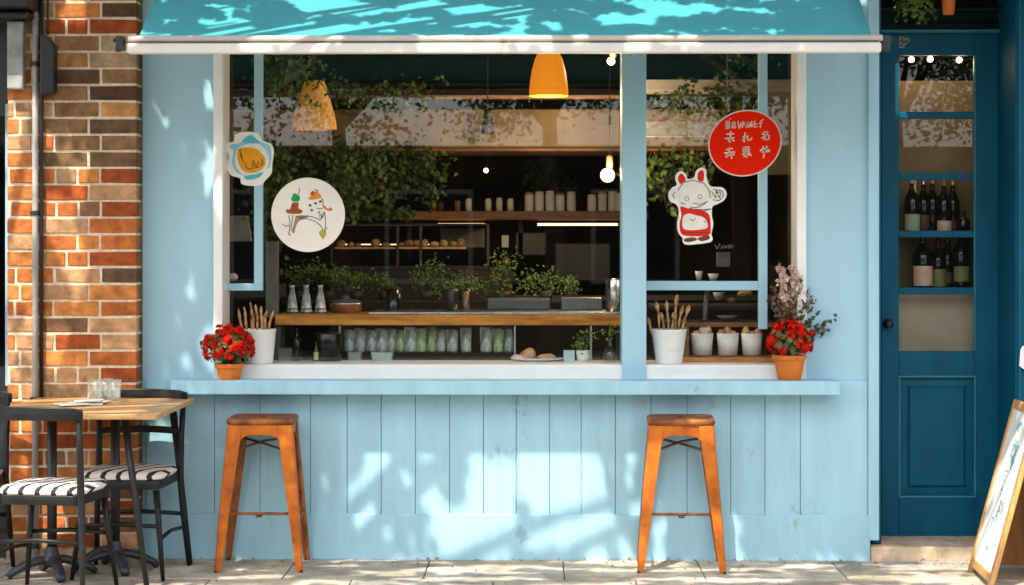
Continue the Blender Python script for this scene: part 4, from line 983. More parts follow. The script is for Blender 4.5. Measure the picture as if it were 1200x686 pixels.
herb(662, YBK + .25, ZBK, .10, .045, .07, .13, 90, 'smaller green plant behind the middle canisters on the back shelf', 22, BLACKM, IVY, 'shelf_plant', 'plant', None, (.025, .045))
STRIP = mat('warm_light_strip', (1.0, .62, .25), .5, 0, emit=1.4)
for px0, px1, lb in ((513, 568, 'short warm light strip under the back shelf over the pastry case'), (630, 724, 'longer warm light strip under the back shelf near the mullion')):
    b = MB(); b.box(ax(px0, YBK + .02), ax(px1, YBK + .02), YBK + .02, YBK + .05, az(264.5, YBK), az(261.8, YBK)); tag(b.build('light_strip', STRIP, origin=at((px0 + px1) / 2, 263, YBK)), lb, 'light')
# pastry case
YK = 2.3
pc = thing('pastry_case', 'glass pastry case on the back bar below the hanging greenery', 'display case', at(470, 330, YK))
def pbox(mb, px0, px1, py0, py1, y0, y1): mb.box(ax(px0, y0), ax(px1, y0), y0, y1, az(py1, y0), az(py0, y0))
b = MB(); pbox(b, 392, 546, 289.5, 292, YK, YK + .35); b.build('case_shelf', mat('warm_lit_shelf', (.55, .36, .16), .5, .2), pc)
b = MB(); pbox(b, 388, 572, 312, 316, YK - .02, YK + .4); pbox(b, 388, 572, 262, 264, YK, YK + .4); b.build('case_rail', BLACKM, pc)
for px in (389, 466, 493, 572):
    b = MB(); x = ax(px, YK); b.box(x - .008, x + .008, YK - .01, YK + .015, az(312, YK), az(264, YK)); b.build('case_post', mat('dark_bronze', (.05, .045, .035), .4, .2), pc)
b = MB(); pbox(b, 388, 600, 316.5, 420, YK - .02, YK + .5); b.build('case_base', DARKW, pc)
b = MB(); pbox(b, 516, 568, 268, 290, YK + .28, YK + .30); b.build('case_back', mat('olive_panel', (.16, .14, .085), .6, .3), pc)
b = MB(); pbox(b, 400, 545, 286.2, 287.2, YK + .30, YK + .33); b.build('case_light', mat('case_light_glow', (1, .6, .22), .5, 0, emit=1.5), pc)
for i, px in enumerate((399, 411, 419, 440, 452, 470, 479, 488, 497, 509, 520, 531, 540)):
    bread(px, YK + .10, az(289.5, YK) + .001, rj.uniform(.022, .034), .035, rj.uniform(.014, .030), 'golden pastry in the pastry case, %s from the round white sign' % ORD[i], 'pastry', 'pastry', 60 + i, 'pastries in the pastry case')
for i, (px, py0, py1, px1, lb) in enumerate(((650, 285, 330, 716, 'dark oven front on the back wall below the longer light strip'), (604, 272, 300, 640, 'dim grey cabinet on the back wall between the light strips'))):
    b = MB(); pbox(b, px, px1, py0, py1, 3.2, 3.6); f = tag(b.build('oven' if i == 0 else 'cabinet', mat('oven_black' if i == 0 else 'cabinet_grey', (.022, .022, .022) if i == 0 else (.07, .068, .06), .35, .3), bevel=.01, origin=at((px + px1) / 2, py1, 3.3)), lb, 'oven' if i == 0 else 'cabinet')
b = MB(); pbox(b, 588, 596, 276, 290, 3.0, 3.02); tag(b.build('pinned_card', CARD, origin=at(592, 283, 3.0)), 'small white card pinned up on the back bar', 'card')
bk = thing('back_bar', 'dark back bar cupboards along the rear wall', 'cupboard', (0, 3.7, .02)); b = MB(); b.box(-2.0, 1.9, 3.5, 4.2, .02, 1.25); b.build('carcass', DARKW, bk, bevel=.01); b = MB(); b.box(-2.05, 1.95, 3.45, 4.25, 1.2505, 1.29); b.build('worktop', mat('grey_worktop', (.12, .115, .10), .4), bk, bevel=.005)

# hanging greenery
def hanging(px0, px1, py0, py1, Y0, Y1, n, label, seed, ls=(.03, .055), name='hanging_ivy', ztop=3.05, strands=14, m=IVY):
    r_ = random.Random(seed); xm = ax((px0 + px1) / 2, (Y0 + Y1) / 2)
    t = thing(name, label, 'hanging plant', (xm, (Y0 + Y1) / 2, az(py0, Y0)))
    st = MB(); lf = MB()
    for s in range(strands):
        Y = r_.uniform(Y0, Y1); px = r_.uniform(px0, px1); lo = py0 + (py1 - py0) * r_.uniform(.45, 1)
        top = at(px, py0, Y); bot = at(px + r_.uniform(-14, 14), lo, Y + r_.uniform(-.05, .05))
        pts = [top * (1 - q) + bot * q + Vector((.03 * math.sin(q * 5 + s), .02 * math.cos(q * 4 + s), 0)) for q in [k / 6 for k in range(7)]]
        st.tube(pts, .0025, 5)
        for i in range(n // strands):
            q = r_.uniform(0, 1) ** .8; k = min(5, int(q * 6)); p = pts[k] * (1 - (q * 6 - k)) + pts[k + 1] * (q * 6 - k)
            lf.leaf(p + Vector((r_.gauss(0, .055), r_.gauss(0, .04), r_.gauss(0, .035))), (r_.gauss(0, .7), -1, r_.gauss(.5, .6)), r_.uniform(*ls), .75, r_)
    st.build('strands', STEM, t); lf.build('leaves', m, t); return t
hanging(305, 440, 170, 262, 1.25, 1.75, 1500, 'thick curtain of ivy hanging behind the round white sign', 71, strands=22)
hanging(395, 505, 172, 246, 1.9, 2.2, 820, 'curtain of ivy hanging at the end of the back shelf', 72, strands=15)
hanging(305, 335, 175, 320, .9, 1.2, 330, 'narrow trailing ivy beside the pale blue sash bar with the egg sign', 73, strands=6)
hanging(308, 362, 58, 126, 1.0, 1.5, 230, 'sparse vine hanging from the ceiling beside the wicker pendant', 74, strands=6, m=LEAFI)
hanging(326, 372, 62, 128, .55, .72, 130, 'trailing vine sprig in front of the wicker pendant', 81, (.022, .04), strands=4, m=LEAFI)
hanging(380, 515, 100, 132, 1.7, 1.9, 330, 'vine creeping along the timber rail over the tan bulkhead', 75, (.025, .045), strands=14, m=LEAFI)
hanging(430, 560, 245, 262, 2.75, 2.9, 260, 'low greenery spilling over the end of the back shelf', 79, (.03, .05), strands=12, m=LEAFI) if False else None
hanging(790, 880, 100, 140, 1.3, 1.6, 360, 'leafy vine hanging under the pale grey duct in the narrow window', 76, (.025, .05), strands=10)
hanging(757, 830, 178, 262, 1.6, 2.0, 420, 'dim ivy hanging behind the rabbit sign', 77, strands=9)
hanging(850, 885, 58, 88, 1.2, 1.3, 70, 'small sprig of vine at the ceiling above the red sign', 78, (.02, .04), strands=4)
cs = thing('creeper_on_shelf', 'creeping greenery lying on the shelf end behind the round white sign', 'plant', at(440, 252, 2.7))
b = MB(); r_ = random.Random(90)
for i in range(420): 
    b.leaf(at(r_.uniform(400, 486), 251 + r_.gauss(0, 3.2), 2.75 + r_.uniform(-.1, .2)), (r_.gauss(0, .6), -1, r_.gauss(.5, .6)), r_.uniform(.025, .045), .7, r_)
b.build('leaves', LEAFI, cs)
b = MB(); b.tube([at(398, 252, 2.8), at(440, 253, 2.8), at(488, 252, 2.8)], .004, 5); b.build('stem', STEM, cs)

# pendants, bulbs
def lamp_light(c, watts, size=.04, col=(1.0, .72, .42)):
    l = bpy.data.lights.new('lamp_light', 'POINT'); l.energy = watts; l.shadow_soft_size = size; l.color = col
    o = bpy.data.objects.new('lamp_light', l); COL.objects.link(o); o.location = c
def pendant(px, pyb, pyt, wpx, Y, label, m, prof, cordm=BLACKM, name='pendant_lamp'):
    s_ = F / (Y + D); zb_, zt_ = az(pyb, Y), az(pyt, Y); r = wpx / 2 / s_; h = zt_ - zb_; c = Vector((ax(px, Y), Y, zb_))
    t = thing(name, label, 'lamp', c); b = MB(); b.lathe([(a * r, q * h) for a, q in prof] + [(max(0, a * r - .006), q * h - (.004 if q > .5 else -.001)) for a, q in reversed(prof)], c, 28); b.build('lamp_shade', m, t, smooth=True)
    b = MB(); b.tube([(c.x, Y, zt_ - .01), (c.x, Y, 3.05)], .004, 6); b.build('cord', cordm, t)
    return t, c, r, h
AMB = mat('amber_glass_shade', (.88, .26, .006), .5, .05, 3, .02, emit=.24, spec=.2)
t, c, r, h = pendant(643, 113, 52, 46, .75, 'smooth amber dome pendant hanging high in the wide window', AMB, [(.99, 0), (1.0, .05), (.96, .25), (.86, .5), (.70, .72), (.50, .86), (.44, .9), (.44, 1.0), (.0, 1.01)])
b = MB(); b.ball((c.x, c.y, c.z + h * .35), .03, 8); b.build('bulb', mat('soft_bulb', (1, .75, .45), .5, 0, emit=3), t, smooth=True); lamp_light(c + Vector((0, 0, -.03)), 8)
WICK = mat('amber_wicker', (.62, .22, .015), .7, .45, 45, .8, 60, col2=(.95, .60, .22), emit=.10)  # weak emission brightens the shade, no bulb inside
t, c, r, h = pendant(368.5, 152, 95, 53, .9, 'rough wicker pendant tapering upwards beside the hanging vines', WICK, [(1.0, 0), (.98, .10), (.90, .3), (.72, .6), (.52, .88), (.44, 1.0), (.0, 1.01)])
t, c, r, h = pendant(571.5, 157, 128, 15, 1.7, 'small black spotlight hanging in front of the tan bulkhead', BLACKM, [(1.0, 0), (.85, .4), (.62, .8), (.6, 1.0), (0, 1.01)])
def globe(px, py, rpx, Y, label, holder=True, name='globe_lamp', emit=LAMPGLOW):
    s_ = F / (Y + D); c = at(px, py, Y); t = thing(name, label, 'lamp', c); b = MB(); b.ball(c, rpx / s_, 10); b.build('bulb', emit, t, smooth=True)
    if holder: b = MB(); b.lathe([(.014, 0), (.020, .015), (.021, .075), (.010, .085), (0, .086)], c + Vector((.012, 0, rpx / s_ * .8)), 14); b.build('lamp_holder', mat('copper_wood_holder', (.32, .12, .05), .5, .2), t, smooth=True)
    if holder: lamp_light(c + Vector((0, -rpx / s_ - .05, 0)), rpx * rpx * .10)
    b = MB(); zt_ = 3.05; b.tube([c + Vector((.012, 0, rpx / s_ * .8 + .08 if holder else rpx / s_)), (c.x + .012, Y, zt_)], .003, 5); b.build('cord', BLACKM, t); return t
globe(712, 205.5, 8.5, 1.5, 'glowing white globe lamp with a copper holder beside the mullion')
globe(716, 72, 4.6, 1.2, 'small bare bulb glowing at the ceiling beside the mullion', True, 'bare_bulb', mat('bright_bulb', (1, .62, .28), .5, 0, emit=5))
globe(569.5, 200, 3.0, 3.4, 'tiny warm light on the back wall above the small jars', False, 'bare_bulb', mat('dim_bulb', (1, .72, .42), .5, 0, emit=1.6))
for px, py, lb in ((1068, 70, 'glowing string light bulb in the door glass, nearest the knob side'), (1090, 69.5, 'glowing string light bulb in the door glass, the middle one'), (1124, 70.5, 'glowing string light bulb in the door glass, nearest the hinge side')):
    t = globe(px, py, 3.5, .64, lb, False, 'string_bulb', mat('bright_bulb', (1, .62, .28), .5, 0, emit=5)); t['group'] = 'bulbs behind the door glass'; lamp_light(at(px, py + 8, .60), .16)

# narrow window: rack with three bread pots
rk = thing('bread_rack', 'low open wooden rack in the narrow window', 'rack', at(850, 427, .3))
def pb(name, m, px0, px1, py0, py1, y0, y1, par): b = MB(); b.box(ax(px0, y0), ax(px1, y0), y0, y1, max(ZB, az(py1, y0)), az(py0, y0)); return b.build(name, m, par, bevel=.003)
pb('base_board', WOOD, 795, 926, 418.5, 430, .20, .40, rk); pb('back_rail', SHELFW, 804, 912, 378, 383.5, .395, .415, rk); pb('side_board', SHELFW, 800.5, 807.5, 384, 427, .23, .40, rk); pb('side_board', SHELFW, 904, 911, 384, 427, .40, .425, rk)
for i, (px, w0, lb) in enumerate(((822.5, 27, 'white pot in the rack with a square loaf end sticking out'), (853, 26, 'white pot in the middle of the rack full of crusts'), (881, 25, 'white pot in the rack nearest the geranium with a flat crust on top'))):
    Y = .30; s_ = F / (D + Y); c = Vector((ax(px, Y), Y, az(417.5, .21))); t = tag(MB().lathe([(0, .001), (w0 / 2 / s_ * .84, .001), (w0 / 2 / s_, .118), (w0 / 2 / s_ * .94, .118), (w0 / 2 / s_ * .86, .09), (0, .088)], c, 24).build('white_pot', WHITEPOT, smooth=True, origin=c), lb, 'pot', 'white pots in the bread rack')
    if i == 0:
        b = MB(); b.box(c.x - .012, c.x + .042, Y - .035, Y + .03, c.z + .092, c.z + .148); tag(b.build('bread_slice', DOUGH, bevel=.010, origin=c + Vector((0, 0, .09))), 'pale square loaf end in the white pot nearest the wide breadsticks', 'bread')
    for k in range(3):
        bread(px + (k - 1) * 7, Y + [-.01, .015, -.012][k], c.z + .093, .021, .028, .022 + .006 * ((k + i) % 3), 'crust of bread, %s in the white pot %s' % (['one side', 'centre', 'other side'][k], ['with the loaf end', 'in the middle of the rack', 'nearest the geranium'][i]), 'bread_crust', 'bread', 200 + i * 5 + k, 'crusts in the white pots')

# white buckets of breadsticks on the window board
STICK = mat('baked_breadstick', (.24, .10, .028), .8, .5, 28, .7, 55, col2=(.56, .32, .13))
def bucket(px, Y, wt, wb, pyt, label, group):
    s_ = F / (D + Y); c = Vector((ax(px, Y), Y, ZB)); h = az(pyt, Y) - ZB; rt_, rb_ = wt / 2 / s_, wb / 2 / s_
    t = thing('white_bucket', label, 'bucket', c, group)
    b = MB(); b.lathe([(0, .001), (rb_, .001), (rb_ + .002, .006), (rt_, h - .006), (rt_ + .003, h - .004), (rt_ + .003, h), (rt_ - .003, h), (rb_ - .001, .012), (0, .010)], c, 32); b.build('body', WHITEPOT, t, smooth=True)
    return t, c, rt_, rb_, h
t, c1_, rt1, rb1, h1 = bucket(303, .058, 41, 33, 386, 'white bucket holding thin breadsticks beside the geranium near the pier', 'white buckets')
t2, c2_, rt2, rb2, h2 = bucket(784, .058, 41, 30, 386, 'white bucket holding wide ended breadsticks beside the bread rack', 'white buckets')
# printed oval mark on the second bucket
b = MB()
def onb(u, v):   # u along the rim in pixels, v pixel height
    z = az(v, c2_.y); rr_ = rb2 + (rt2 - rb2) * (z - ZB) / h2 + .0012; a = rad(270) + (u - 784) / 225 / rr_
    return Vector((c2_.x + rr_ * math.cos(a), c2_.y + rr_ * math.sin(a), z))
def bstroke(mb, pts, w=.0016):
    for p, q in zip(pts[:-1], pts[1:]):
        P, Q = onb(*p), onb(*q); d = (Q - P).normalized(); n = Vector((0, -1, 0)).cross(d).normalized() * w / 2
        mb.add([P + n, Q + n, Q - n, P - n], [(0, 1, 2, 3)])
cx, cy = 788, 409.5
for ox in (-5.2, 0.2, 5.4):
    bstroke(b, [(cx + ox + 2.1 * math.cos(a), cy + 2.3 * math.sin(a)) for a in [k * .5236 for k in range(13)]])
bstroke(b, [(cx - 8.5, cy - 3.2), (cx - 2, cy - 4.3), (cx + 6, cy - 4), (cx + 9, cy - 2), (cx + 8.5, cy + 3), (cx + 2, cy + 4.2), (cx - 6, cy + 3.8)])
b.build('printed_mark', mat('grey_print', (.42, .42, .42), .6), t2)
def stick(c, rt_, h, tipx, tipy, label, seed, wide=False, group=''):
    r_ = random.Random(seed); tip = at(tipx, tipy, c.y + r_.uniform(-.03, .03)); base = Vector((c.x + (tip.x - c.x) * .35, c.y + r_.uniform(-.02, .02), ZB + .03)); n = 22
    b = MB(); pts = []; rs_ = []
    for k in range(n + 1):
        q = k / n; p = base * (1 - q) + tip * q + Vector((.004 * math.sin(q * 9 + seed), .004 * math.cos(q * 7 + seed), 0)); pts.append(p)
        rad_ = .0072 + .0016 * math.sin(q * 40 + seed)
        if wide: rad_ = .0058 + .0012 * math.sin(q * 30) + .0060 * math.exp(-((q - .93) / .075) ** 2)
        if k == n: rad_ *= .35
        if k == n - 1: rad_ *= .85
        rs_.append(rad_)
    b.tube(pts, rs_, 9, flat=.75)
    return tag(b.build('breadstick', STICK, smooth=True, origin=base), label, 'breadstick', group)
for i, (tx, ty) in enumerate(((278.5, 362), (285, 360), (293, 354), (300, 357), (307, 359), (313, 364), (320, 364), (296, 368), (309, 369))):
    stick(c1_, rt1, h1, tx, ty, 'thin breadstick in the bucket near the pier, %s' % ['leaning out farthest towards the geranium', 'second from the geranium side', 'tallest one left of centre', 'just before the centre', 'just past the centre', 'third from the counter side', 'leaning out farthest towards the counter', 'short one at the front near the geranium', 'short one at the front near the counter'][i], 300 + i, False, 'thin breadsticks')
for i, (tx, ty) in enumerate(((758, 372), (768.5, 353), (775, 366), (782, 352), (794, 345), (800, 358), (807, 357), (789, 366), (803, 373))):
    stick(c2_, rt2, h2, tx, ty, 'wide ended breadstick, %s' % ['leaning lowest towards the mullion', 'tall one nearest the mullion', 'short one between the two tall ones on the mullion side', 'tall one with the round end at the centre', 'tallest of all in its bucket', 'slim one behind the one leaning to the rack', 'curled one leaning towards the rack', 'short one below the tallest', 'short one lowest towards the rack'][i], 320 + i, True, 'wide ended breadsticks')

# kitchen things deeper in the narrow window
for i, (px, py, w_, h_, Y, m_, nm, lb, cat) in enumerate(((819, 329, 9, 11, .8, WHITEPOT, 'white_mug', 'small white mug on the ledge below the rabbit sign', 'mug'), (836, 329, 13, 8, .8, WHITEPOT, 'white_bowl', 'white bowl next to the mug below the rabbit sign', 'bowl'), (843, 352, 15, 9, 1.0, mat('pale_blue_china', (.45, .55, .60), .3), 'blue_bowl', 'pale blue bowl on the work surface behind the bread rack', 'bowl'), (873, 349, 18, 8, 1.1, CRUST, 'bread_loaf', 'golden loaf on the work surface behind the bread rack', 'bread'), (858, 355, 11, 5, 1.0, CRUST, 'bread_bun', 'small bun between the blue bowl and the golden loaf', 'bread'), (852, 374, 26, 4, .7, mat('dull_pewter', (.30, .28, .25), .4), 'pewter_dish', 'flat pewter dish just behind the bread rack', 'dish'))):
    c = at(px, py, Y); s_ = F / (D + Y); b = MB(); r = w_ / 2 / s_; h = h_ / s_
    if cat == 'bread': bread(px, Y, c.z, r, r * .7, h * .6, lb, nm, cat, 400 + i)
    else: b.lathe([(0, 0), (r * .6, 0), (r, h), (r * .93, h), (r * .55, .006), (0, .006)], c, 20); tag(b.build(nm, m_, smooth=True, origin=c), lb, cat)
wk = thing('work_table', 'dark work table behind the bread rack', 'table', (ax(840, 1.0), 1.0, .02))
b = MB(); b.box(ax(765, .9), ax(930, .9), .9, 1.5, az(357, 1.0) - .03, az(357, 1.0) - .003); b.build('tabletop', DARKW, wk, bevel=.004)
b = MB(); b.box(ax(775, .9), ax(920, .9), .62, .898, az(376, .7) - .03, az(376, .7)); b.build('lower_ledge', DARKW, wk, bevel=.003)
b = MB(); b.box(ax(765, .72), ax(888, .72), .72, .88, az(330.5, .8) - .02, az(329.5, .8) - .001); b.build('upper_ledge', DARKW, wk, bevel=.003)
for px in (780, 915):
    b = MB(); x = ax(px, 1.2); b.box(x - .03, x + .03, 1.0, 1.4, .02, az(357, 1.0) - .031); b.build('leg', BLACKM, wk)
b = MB(); b.tube([at(826, 384, .8), at(827, 358, .82), at(829, 341, .85)], .014, 8); tag(b.build('grey_pipe', mat('grey_pipe_metal', (.20, .19, .17), .4, .2), smooth=True, origin=at(827, 384, .8)), 'leaning grey pipe behind the bread rack', 'pipe')
b = MB(); pbox(b, 840, 856, 296, 313, 1.4, 1.42); tag(b.build('framed_print', mat('dim_grey_print', (.16, .17, .16), .6, .4, 12), bevel=.003, origin=at(848, 304, 1.4)), 'dim grey print on the wall beneath the white scribble', 'print')
# white scribble on the glass
b = MB()
def glass_stroke(mb, pts, w, Y, closed=False):
    P = [at(px, py, Y) for px, py in pts]
    if closed: P.append(P[0])
    for p, q in zip(P[:-1], P[1:]):
        d = (q - p)
        if d.length < 1e-6: continue
        d.normalize(); n = Vector((-d.z, 0, d.x)) * w / 2; e = d * w * .25
        p_, q_ = p - e, q + e
        mb.add([p_ + n, q_ + n, q_ - n, p_ - n], [(0, 1, 2, 3)])
for pts in ([(838, 287), (840.5, 292), (844, 285.5)], [(845, 292), (846.5, 288)], [(848, 291.5), (849, 288), (851, 291), (852, 288)], [(853.5, 291), (854, 287.5), (856, 287.5), (856, 290.5), (853.5, 291)], [(857.5, 290.5), (858.5, 287)]):
    glass_stroke(b, pts, .0026, .1615)
tag(b.build('glass_writing', mat('white_chalk', (.20, .20, .18), .8), origin=at(848, 289, .0605)), 'faint white handwriting on the glass below the red sign', 'lettering')

# bottles on the shelves behind the door glass
YBt = .66
wr = thing('bottle_rack', 'tan backed rack of bottle shelves behind the door glass', 'rack', at(1098, 411, .8))
b = MB(); b.box(ax(1040, .80), ax(1160, .80), .80, .83, az(445, .80), az(95.5, .80)); b.build('back_panel', TAN, wr)
for y in (272.5, 339.5):
    b = MB(); b.box(ax(1046, .55), ax(1152, .55), .55, .795, az(y, .55) - .012, az(y, .55)); b.build('shelf_board', TEAL, wr)
b = MB(); b.box(ax(1042, .56), ax(1156, .56), .56, .565, az(420, .56), az(343.5, .56)); b.build('lower_screen', mat('frosted_tan_film', (.40, .33, .23), .7, .12, 5, .1, 20), wr)
b = MB(); b.box(ax(1040, .56), ax(1046, .56), .55, .80, az(420, .56), az(95, .56)); b.box(ax(1152, .56), ax(1158, .56), .55, .80, az(420, .56), az(95, .56)); b.build('side_board', SHELFW, wr)
z1, z2 = az(272.5, .55) + .0005, az(339.5, .55) + .0005
BT = [(1068.5, z1, .262, .036, [(YEL, .03, .33)], COP, 'wine bottle on the upper door shelf with a yellow and blue label'),
      (1082, z1, .258, .033, [(BRN_, .05, .32)], STEEL, 'wine bottle on the upper door shelf with a dark brown label'),
      (1092.5, z1, .265, .032, None, GOLD, 'unlabelled wine bottle with gold foil on the upper door shelf'),
      (1106, z1, .25, .033, [(CRM, .02, .22)], GOLD, 'wine bottle on the upper door shelf with a small cream label'),
      (1116.5, z1, .255, .031, [(BRN_, .06, .2)], GOLD, 'wine bottle with a gold collar at the hinge end of the upper door shelf'),
      (1129, z1, .10, .030, None, None, 'short dark jar bottle at the far end of the upper door shelf'),
      (1081, z2, .275, .046, [(CRM, .06, .40)], None, 'wide wine bottle on the lower door shelf with a large cream label'),
      (1099, z2, .25, .036, [(GRN_, .05, .38)], None, 'wine bottle on the lower door shelf with a green label, in the middle'),
      (1110, z2, .262, .033, [(BRN_, .1, .3)], None, 'wine bottle on the lower door shelf with a dark label, behind the green labelled one'),
      (1126.5, z2, .30, .038, [(GRN_, .12, .36)], None, 'slim wine bottle on the lower door shelf nearest the hinges')]
for i, (px, z, h, r, lab, cap, lb) in enumerate(BT):
    h *= 1.16
    bottle('wine_bottle', px, YBt + (.05 if i in (1, 2, 4, 7) else .085 if i == 8 else 0), z, h, r * 1.22, DKB, lb, 'bottle', 'bottles behind the door glass', lab, cap)

# ------------------------------------------------------------------ signs hung on the front of the glass
YG = .1345
def disc(px, py, rx, ry, n=56, rot=0, wob=0, seed=0):
    pts = []
    for k in range(n):
        a = 2 * math.pi * k / n; q = 1 + wob * noise.noise(Vector((math.cos(a) * 1.6 + seed, math.sin(a) * 1.6, 0)))
        x, y = rx * q * math.cos(a), ry * q * math.sin(a); c_, s_ = math.cos(rot), math.sin(rot); pts.append((px + x * c_ - y * s_, py + x * s_ + y * c_))
    return pts
def poly(mb, pts, Y, th=.0008):
    mb.prism([(at(px, py, Y).x, at(px, py, Y).z) for px, py in pts], Y, Y + th)
def blob(pts, n=6):   # smooth closed outline through points
    out = []; N_ = len(pts)
    for i in range(N_):
        p0, p1, p2, p3 = [Vector(pts[(i + k - 1) % N_]) for k in range(4)]
        for k in range(n):
            t_ = k / n; out.append(tuple(.5 * ((2 * p1) + (p2 - p0) * t_ + (2 * p0 - 5 * p1 + 4 * p2 - p3) * t_ ** 2 + (3 * p1 - p0 - 3 * p2 + p3) * t_ ** 3)))
    return out
V = lambda n, c, r=.7: mat(n, c, r, .06, 20, spec=.1)
# red sign
rs_ = thing('red_sign', 'round red sign with cream lettering hung in the narrow window', 'sign', at(873, 168, YG))
b = MB(); poly(b, disc(873, 168, 43.6, 38.6, rot=-.32), YG, .003); b.build('backing', V('cream_edge_board', (.74, .66, .55)), rs_)
b = MB(); poly(b, disc(873, 168, 42.0, 37.0, rot=-.32), YG - .0008, .0006); b.build('red_face', mat('red_vinyl', (.86, .018, .003), .75, .05, 4, spec=.05), rs_)
b = MB(); K = 767 / 95
glyphs = [[(208, 140), (208, 210), (243, 205), (240, 140), (208, 142)], [(208, 165), (240, 163)], [(208, 188), (242, 186)], [(225, 142), (226, 205)], [(246, 113), (252, 118)],
 [(268, 150), (266, 204)], [(285, 140), (300, 200)], [(268, 165), (298, 160)], [(268, 185), (300, 182)], [(268, 203), (296, 201)],
 [(322, 140), (332, 205)], [(335, 210), (352, 150)], [(348, 150), (362, 200)], [(365, 140), (372, 195), (382, 150)],
 [(398, 200), (415, 140), (418, 200)], [(400, 172), (425, 165)], [(430, 195), (440, 140), (446, 195)], [(450, 140), (456, 190)],
 [(468, 140), (488, 142)], [(470, 168), (500, 165)], [(478, 140), (474, 195), (505, 192)],
 [(560, 122), (535, 140), (532, 200)], [(520, 160), (552, 155)],
 [(215, 262), (282, 258)], [(252, 235), (248, 300)], [(200, 304), (285, 296)], [(246, 300), (232, 325), (250, 335)], [(262, 312), (284, 326)],
 [(388, 250), (380, 335)], [(366, 292), (398, 286)], [(378, 312), (366, 322)], [(412, 278), (414, 318), (448, 312), (452, 296)],
 [(575, 236), (552, 262)], [(560, 245), (606, 240), (596, 268), (556, 290)], [(560, 262), (620, 276), (612, 310), (588, 314)], [(575, 285), (548, 298)], [(588, 272), (568, 312)],
 [(212, 408), (270, 398)], [(242, 390), (238, 432)], [(196, 440), (290, 430)], [(205, 468), (288, 452)], [(225, 440), (210, 482)], [(258, 436), (262, 492)],
 [(370, 388), (372, 430), (428, 424), (424, 382), (370, 390)], [(372, 410), (424, 404)], [(398, 388), (400, 426)], [(364, 452), (436, 440)], [(398, 432), (378, 478)], [(392, 445), (450, 462)], [(375, 470), (410, 474)],
 [(560, 378), (556, 402), (532, 418)], [(590, 375), (585, 412), (620, 410)], [(548, 432), (622, 424)], [(572, 395), (570, 440), (562, 486)], [(600, 385), (570, 430)]]
for i, g_ in enumerate(glyphs): glass_stroke(b, [(825 + x / K, 125 + y / K) for x, y in g_], .0050 if i < 23 else .0068, YG - .0012)
b.build('lettering', V('cream_lettering', (.78, .70, .58)), rs_)
b = MB(); b.tube([at(852, 133, YG + .003), (at(852, 100, YG).x, YG + .003, az(44, 0))], .0016, 5); b.build('hanging_cord', mat('grey_cord', (.22, .20, .16), .8), rs_)
# round white sign with a doodle
ws = thing('round_white_sign', 'round white sign with a small doodle in the wide window', 'sign', at(361, 252, YG))
b = MB(); poly(b, disc(361, 252, 43.2, 43.6), YG, .003); b.build('board', mat('warm_white_board', (.84, .79, .70), .7, .04, 5, spec=.1), ws)
q = lambda x, y: (310 + x / 7.22, 205 + y / 7.22)
def shape(name, pts, m, par, d, smooth_=True, f=q):
    b = MB(); P_ = [f(*p) for p in pts]; poly(b, blob(P_) if smooth_ else P_, YG - d, .0004); return b.build(name, m, par)
shape('green_crown', [(240, 165), (262, 160), (290, 175), (300, 195), (290, 222), (238, 224), (225, 200), (235, 185)], V('green_print', (.03, .33, .09)), ws, .001)
shape('blue_band', [(236, 226), (288, 224), (286, 238), (238, 240)], V('sky_print', (.45, .62, .66)), ws, .001)
shape('brown_hat', [(236, 240), (286, 240), (288, 285), (318, 300), (312, 325), (250, 332), (190, 322), (184, 295), (216, 290)], V('brown_print', (.33, .085, .025)), ws, .001)
shape('orange_hat', [(372, 195), (392, 180), (386, 160), (410, 140), (450, 150), (478, 175), (476, 195), (420, 210), (378, 210)], V('orange_print', (.75, .26, .05)), ws, .001)
shape('red_berries', [(388, 160), (398, 142), (416, 138), (420, 165), (402, 174)], V('berry_print', (.70, .05, .03)), ws, .0015)
shape('red_bow', [(490, 255), (510, 262), (535, 288), (560, 275), (575, 300), (545, 305), (510, 290), (492, 272)], V('coral_print', (.75, .16, .07)), ws, .001)
shape('yellow_flower', [(460, 490), (480, 470), (505, 465), (522, 490), (512, 525), (490, 535), (470, 515)], V('ochre_print', (.50, .36, .06)), ws, .001)
shape('brown_scarf', [(270, 350), (350, 345), (372, 350), (350, 370), (290, 395), (262, 450), (250, 495), (232, 480), (245, 430)], V('tan_print', (.38, .24, .13)), ws, .001)
b = MB()
for g_ in ([(292, 112), (294, 140), (284, 162)], [(150, 415), (175, 435), (215, 430)], [(205, 345), (215, 400), (212, 460), (205, 500), (220, 512)], [(240, 340), (232, 400), (225, 470)], [(262, 350), (300, 360), (365, 348), (420, 360), (470, 385), (490, 360), (500, 320)], [(300, 365), (370, 375), (430, 395), (470, 425), (495, 465)], [(505, 310), (515, 370), (516, 430), (508, 480)], [(480, 200), (496, 215), (490, 250)], [(440, 282), (465, 288), (490, 284)], [(425, 120), (440, 135), (450, 130), (445, 150)], [(375, 262), (392, 268)], [(425, 235), (435, 250)], [(462, 235), (482, 218)], [(390, 298), (408, 302)], [(450, 320), (470, 312), (460, 330)], [(460, 350), (480, 335), (485, 355), (465, 362)], [(498, 545), (490, 530)], [(520, 462), (532, 450)], [(205, 490), (208, 512)]):
    glass_stroke(b, [q(*p) for p in g_], .0036, YG - .002)
b.build('ink_lines', INK, ws)
b = MB()
for ex, ey in ((385, 258), (432, 243), (472, 226), (400, 300)): poly(b, disc(*q(ex, ey), 1.6, 1.3, 12), YG - .0022, .0003)
b.build('ink_dots', INK, ws)
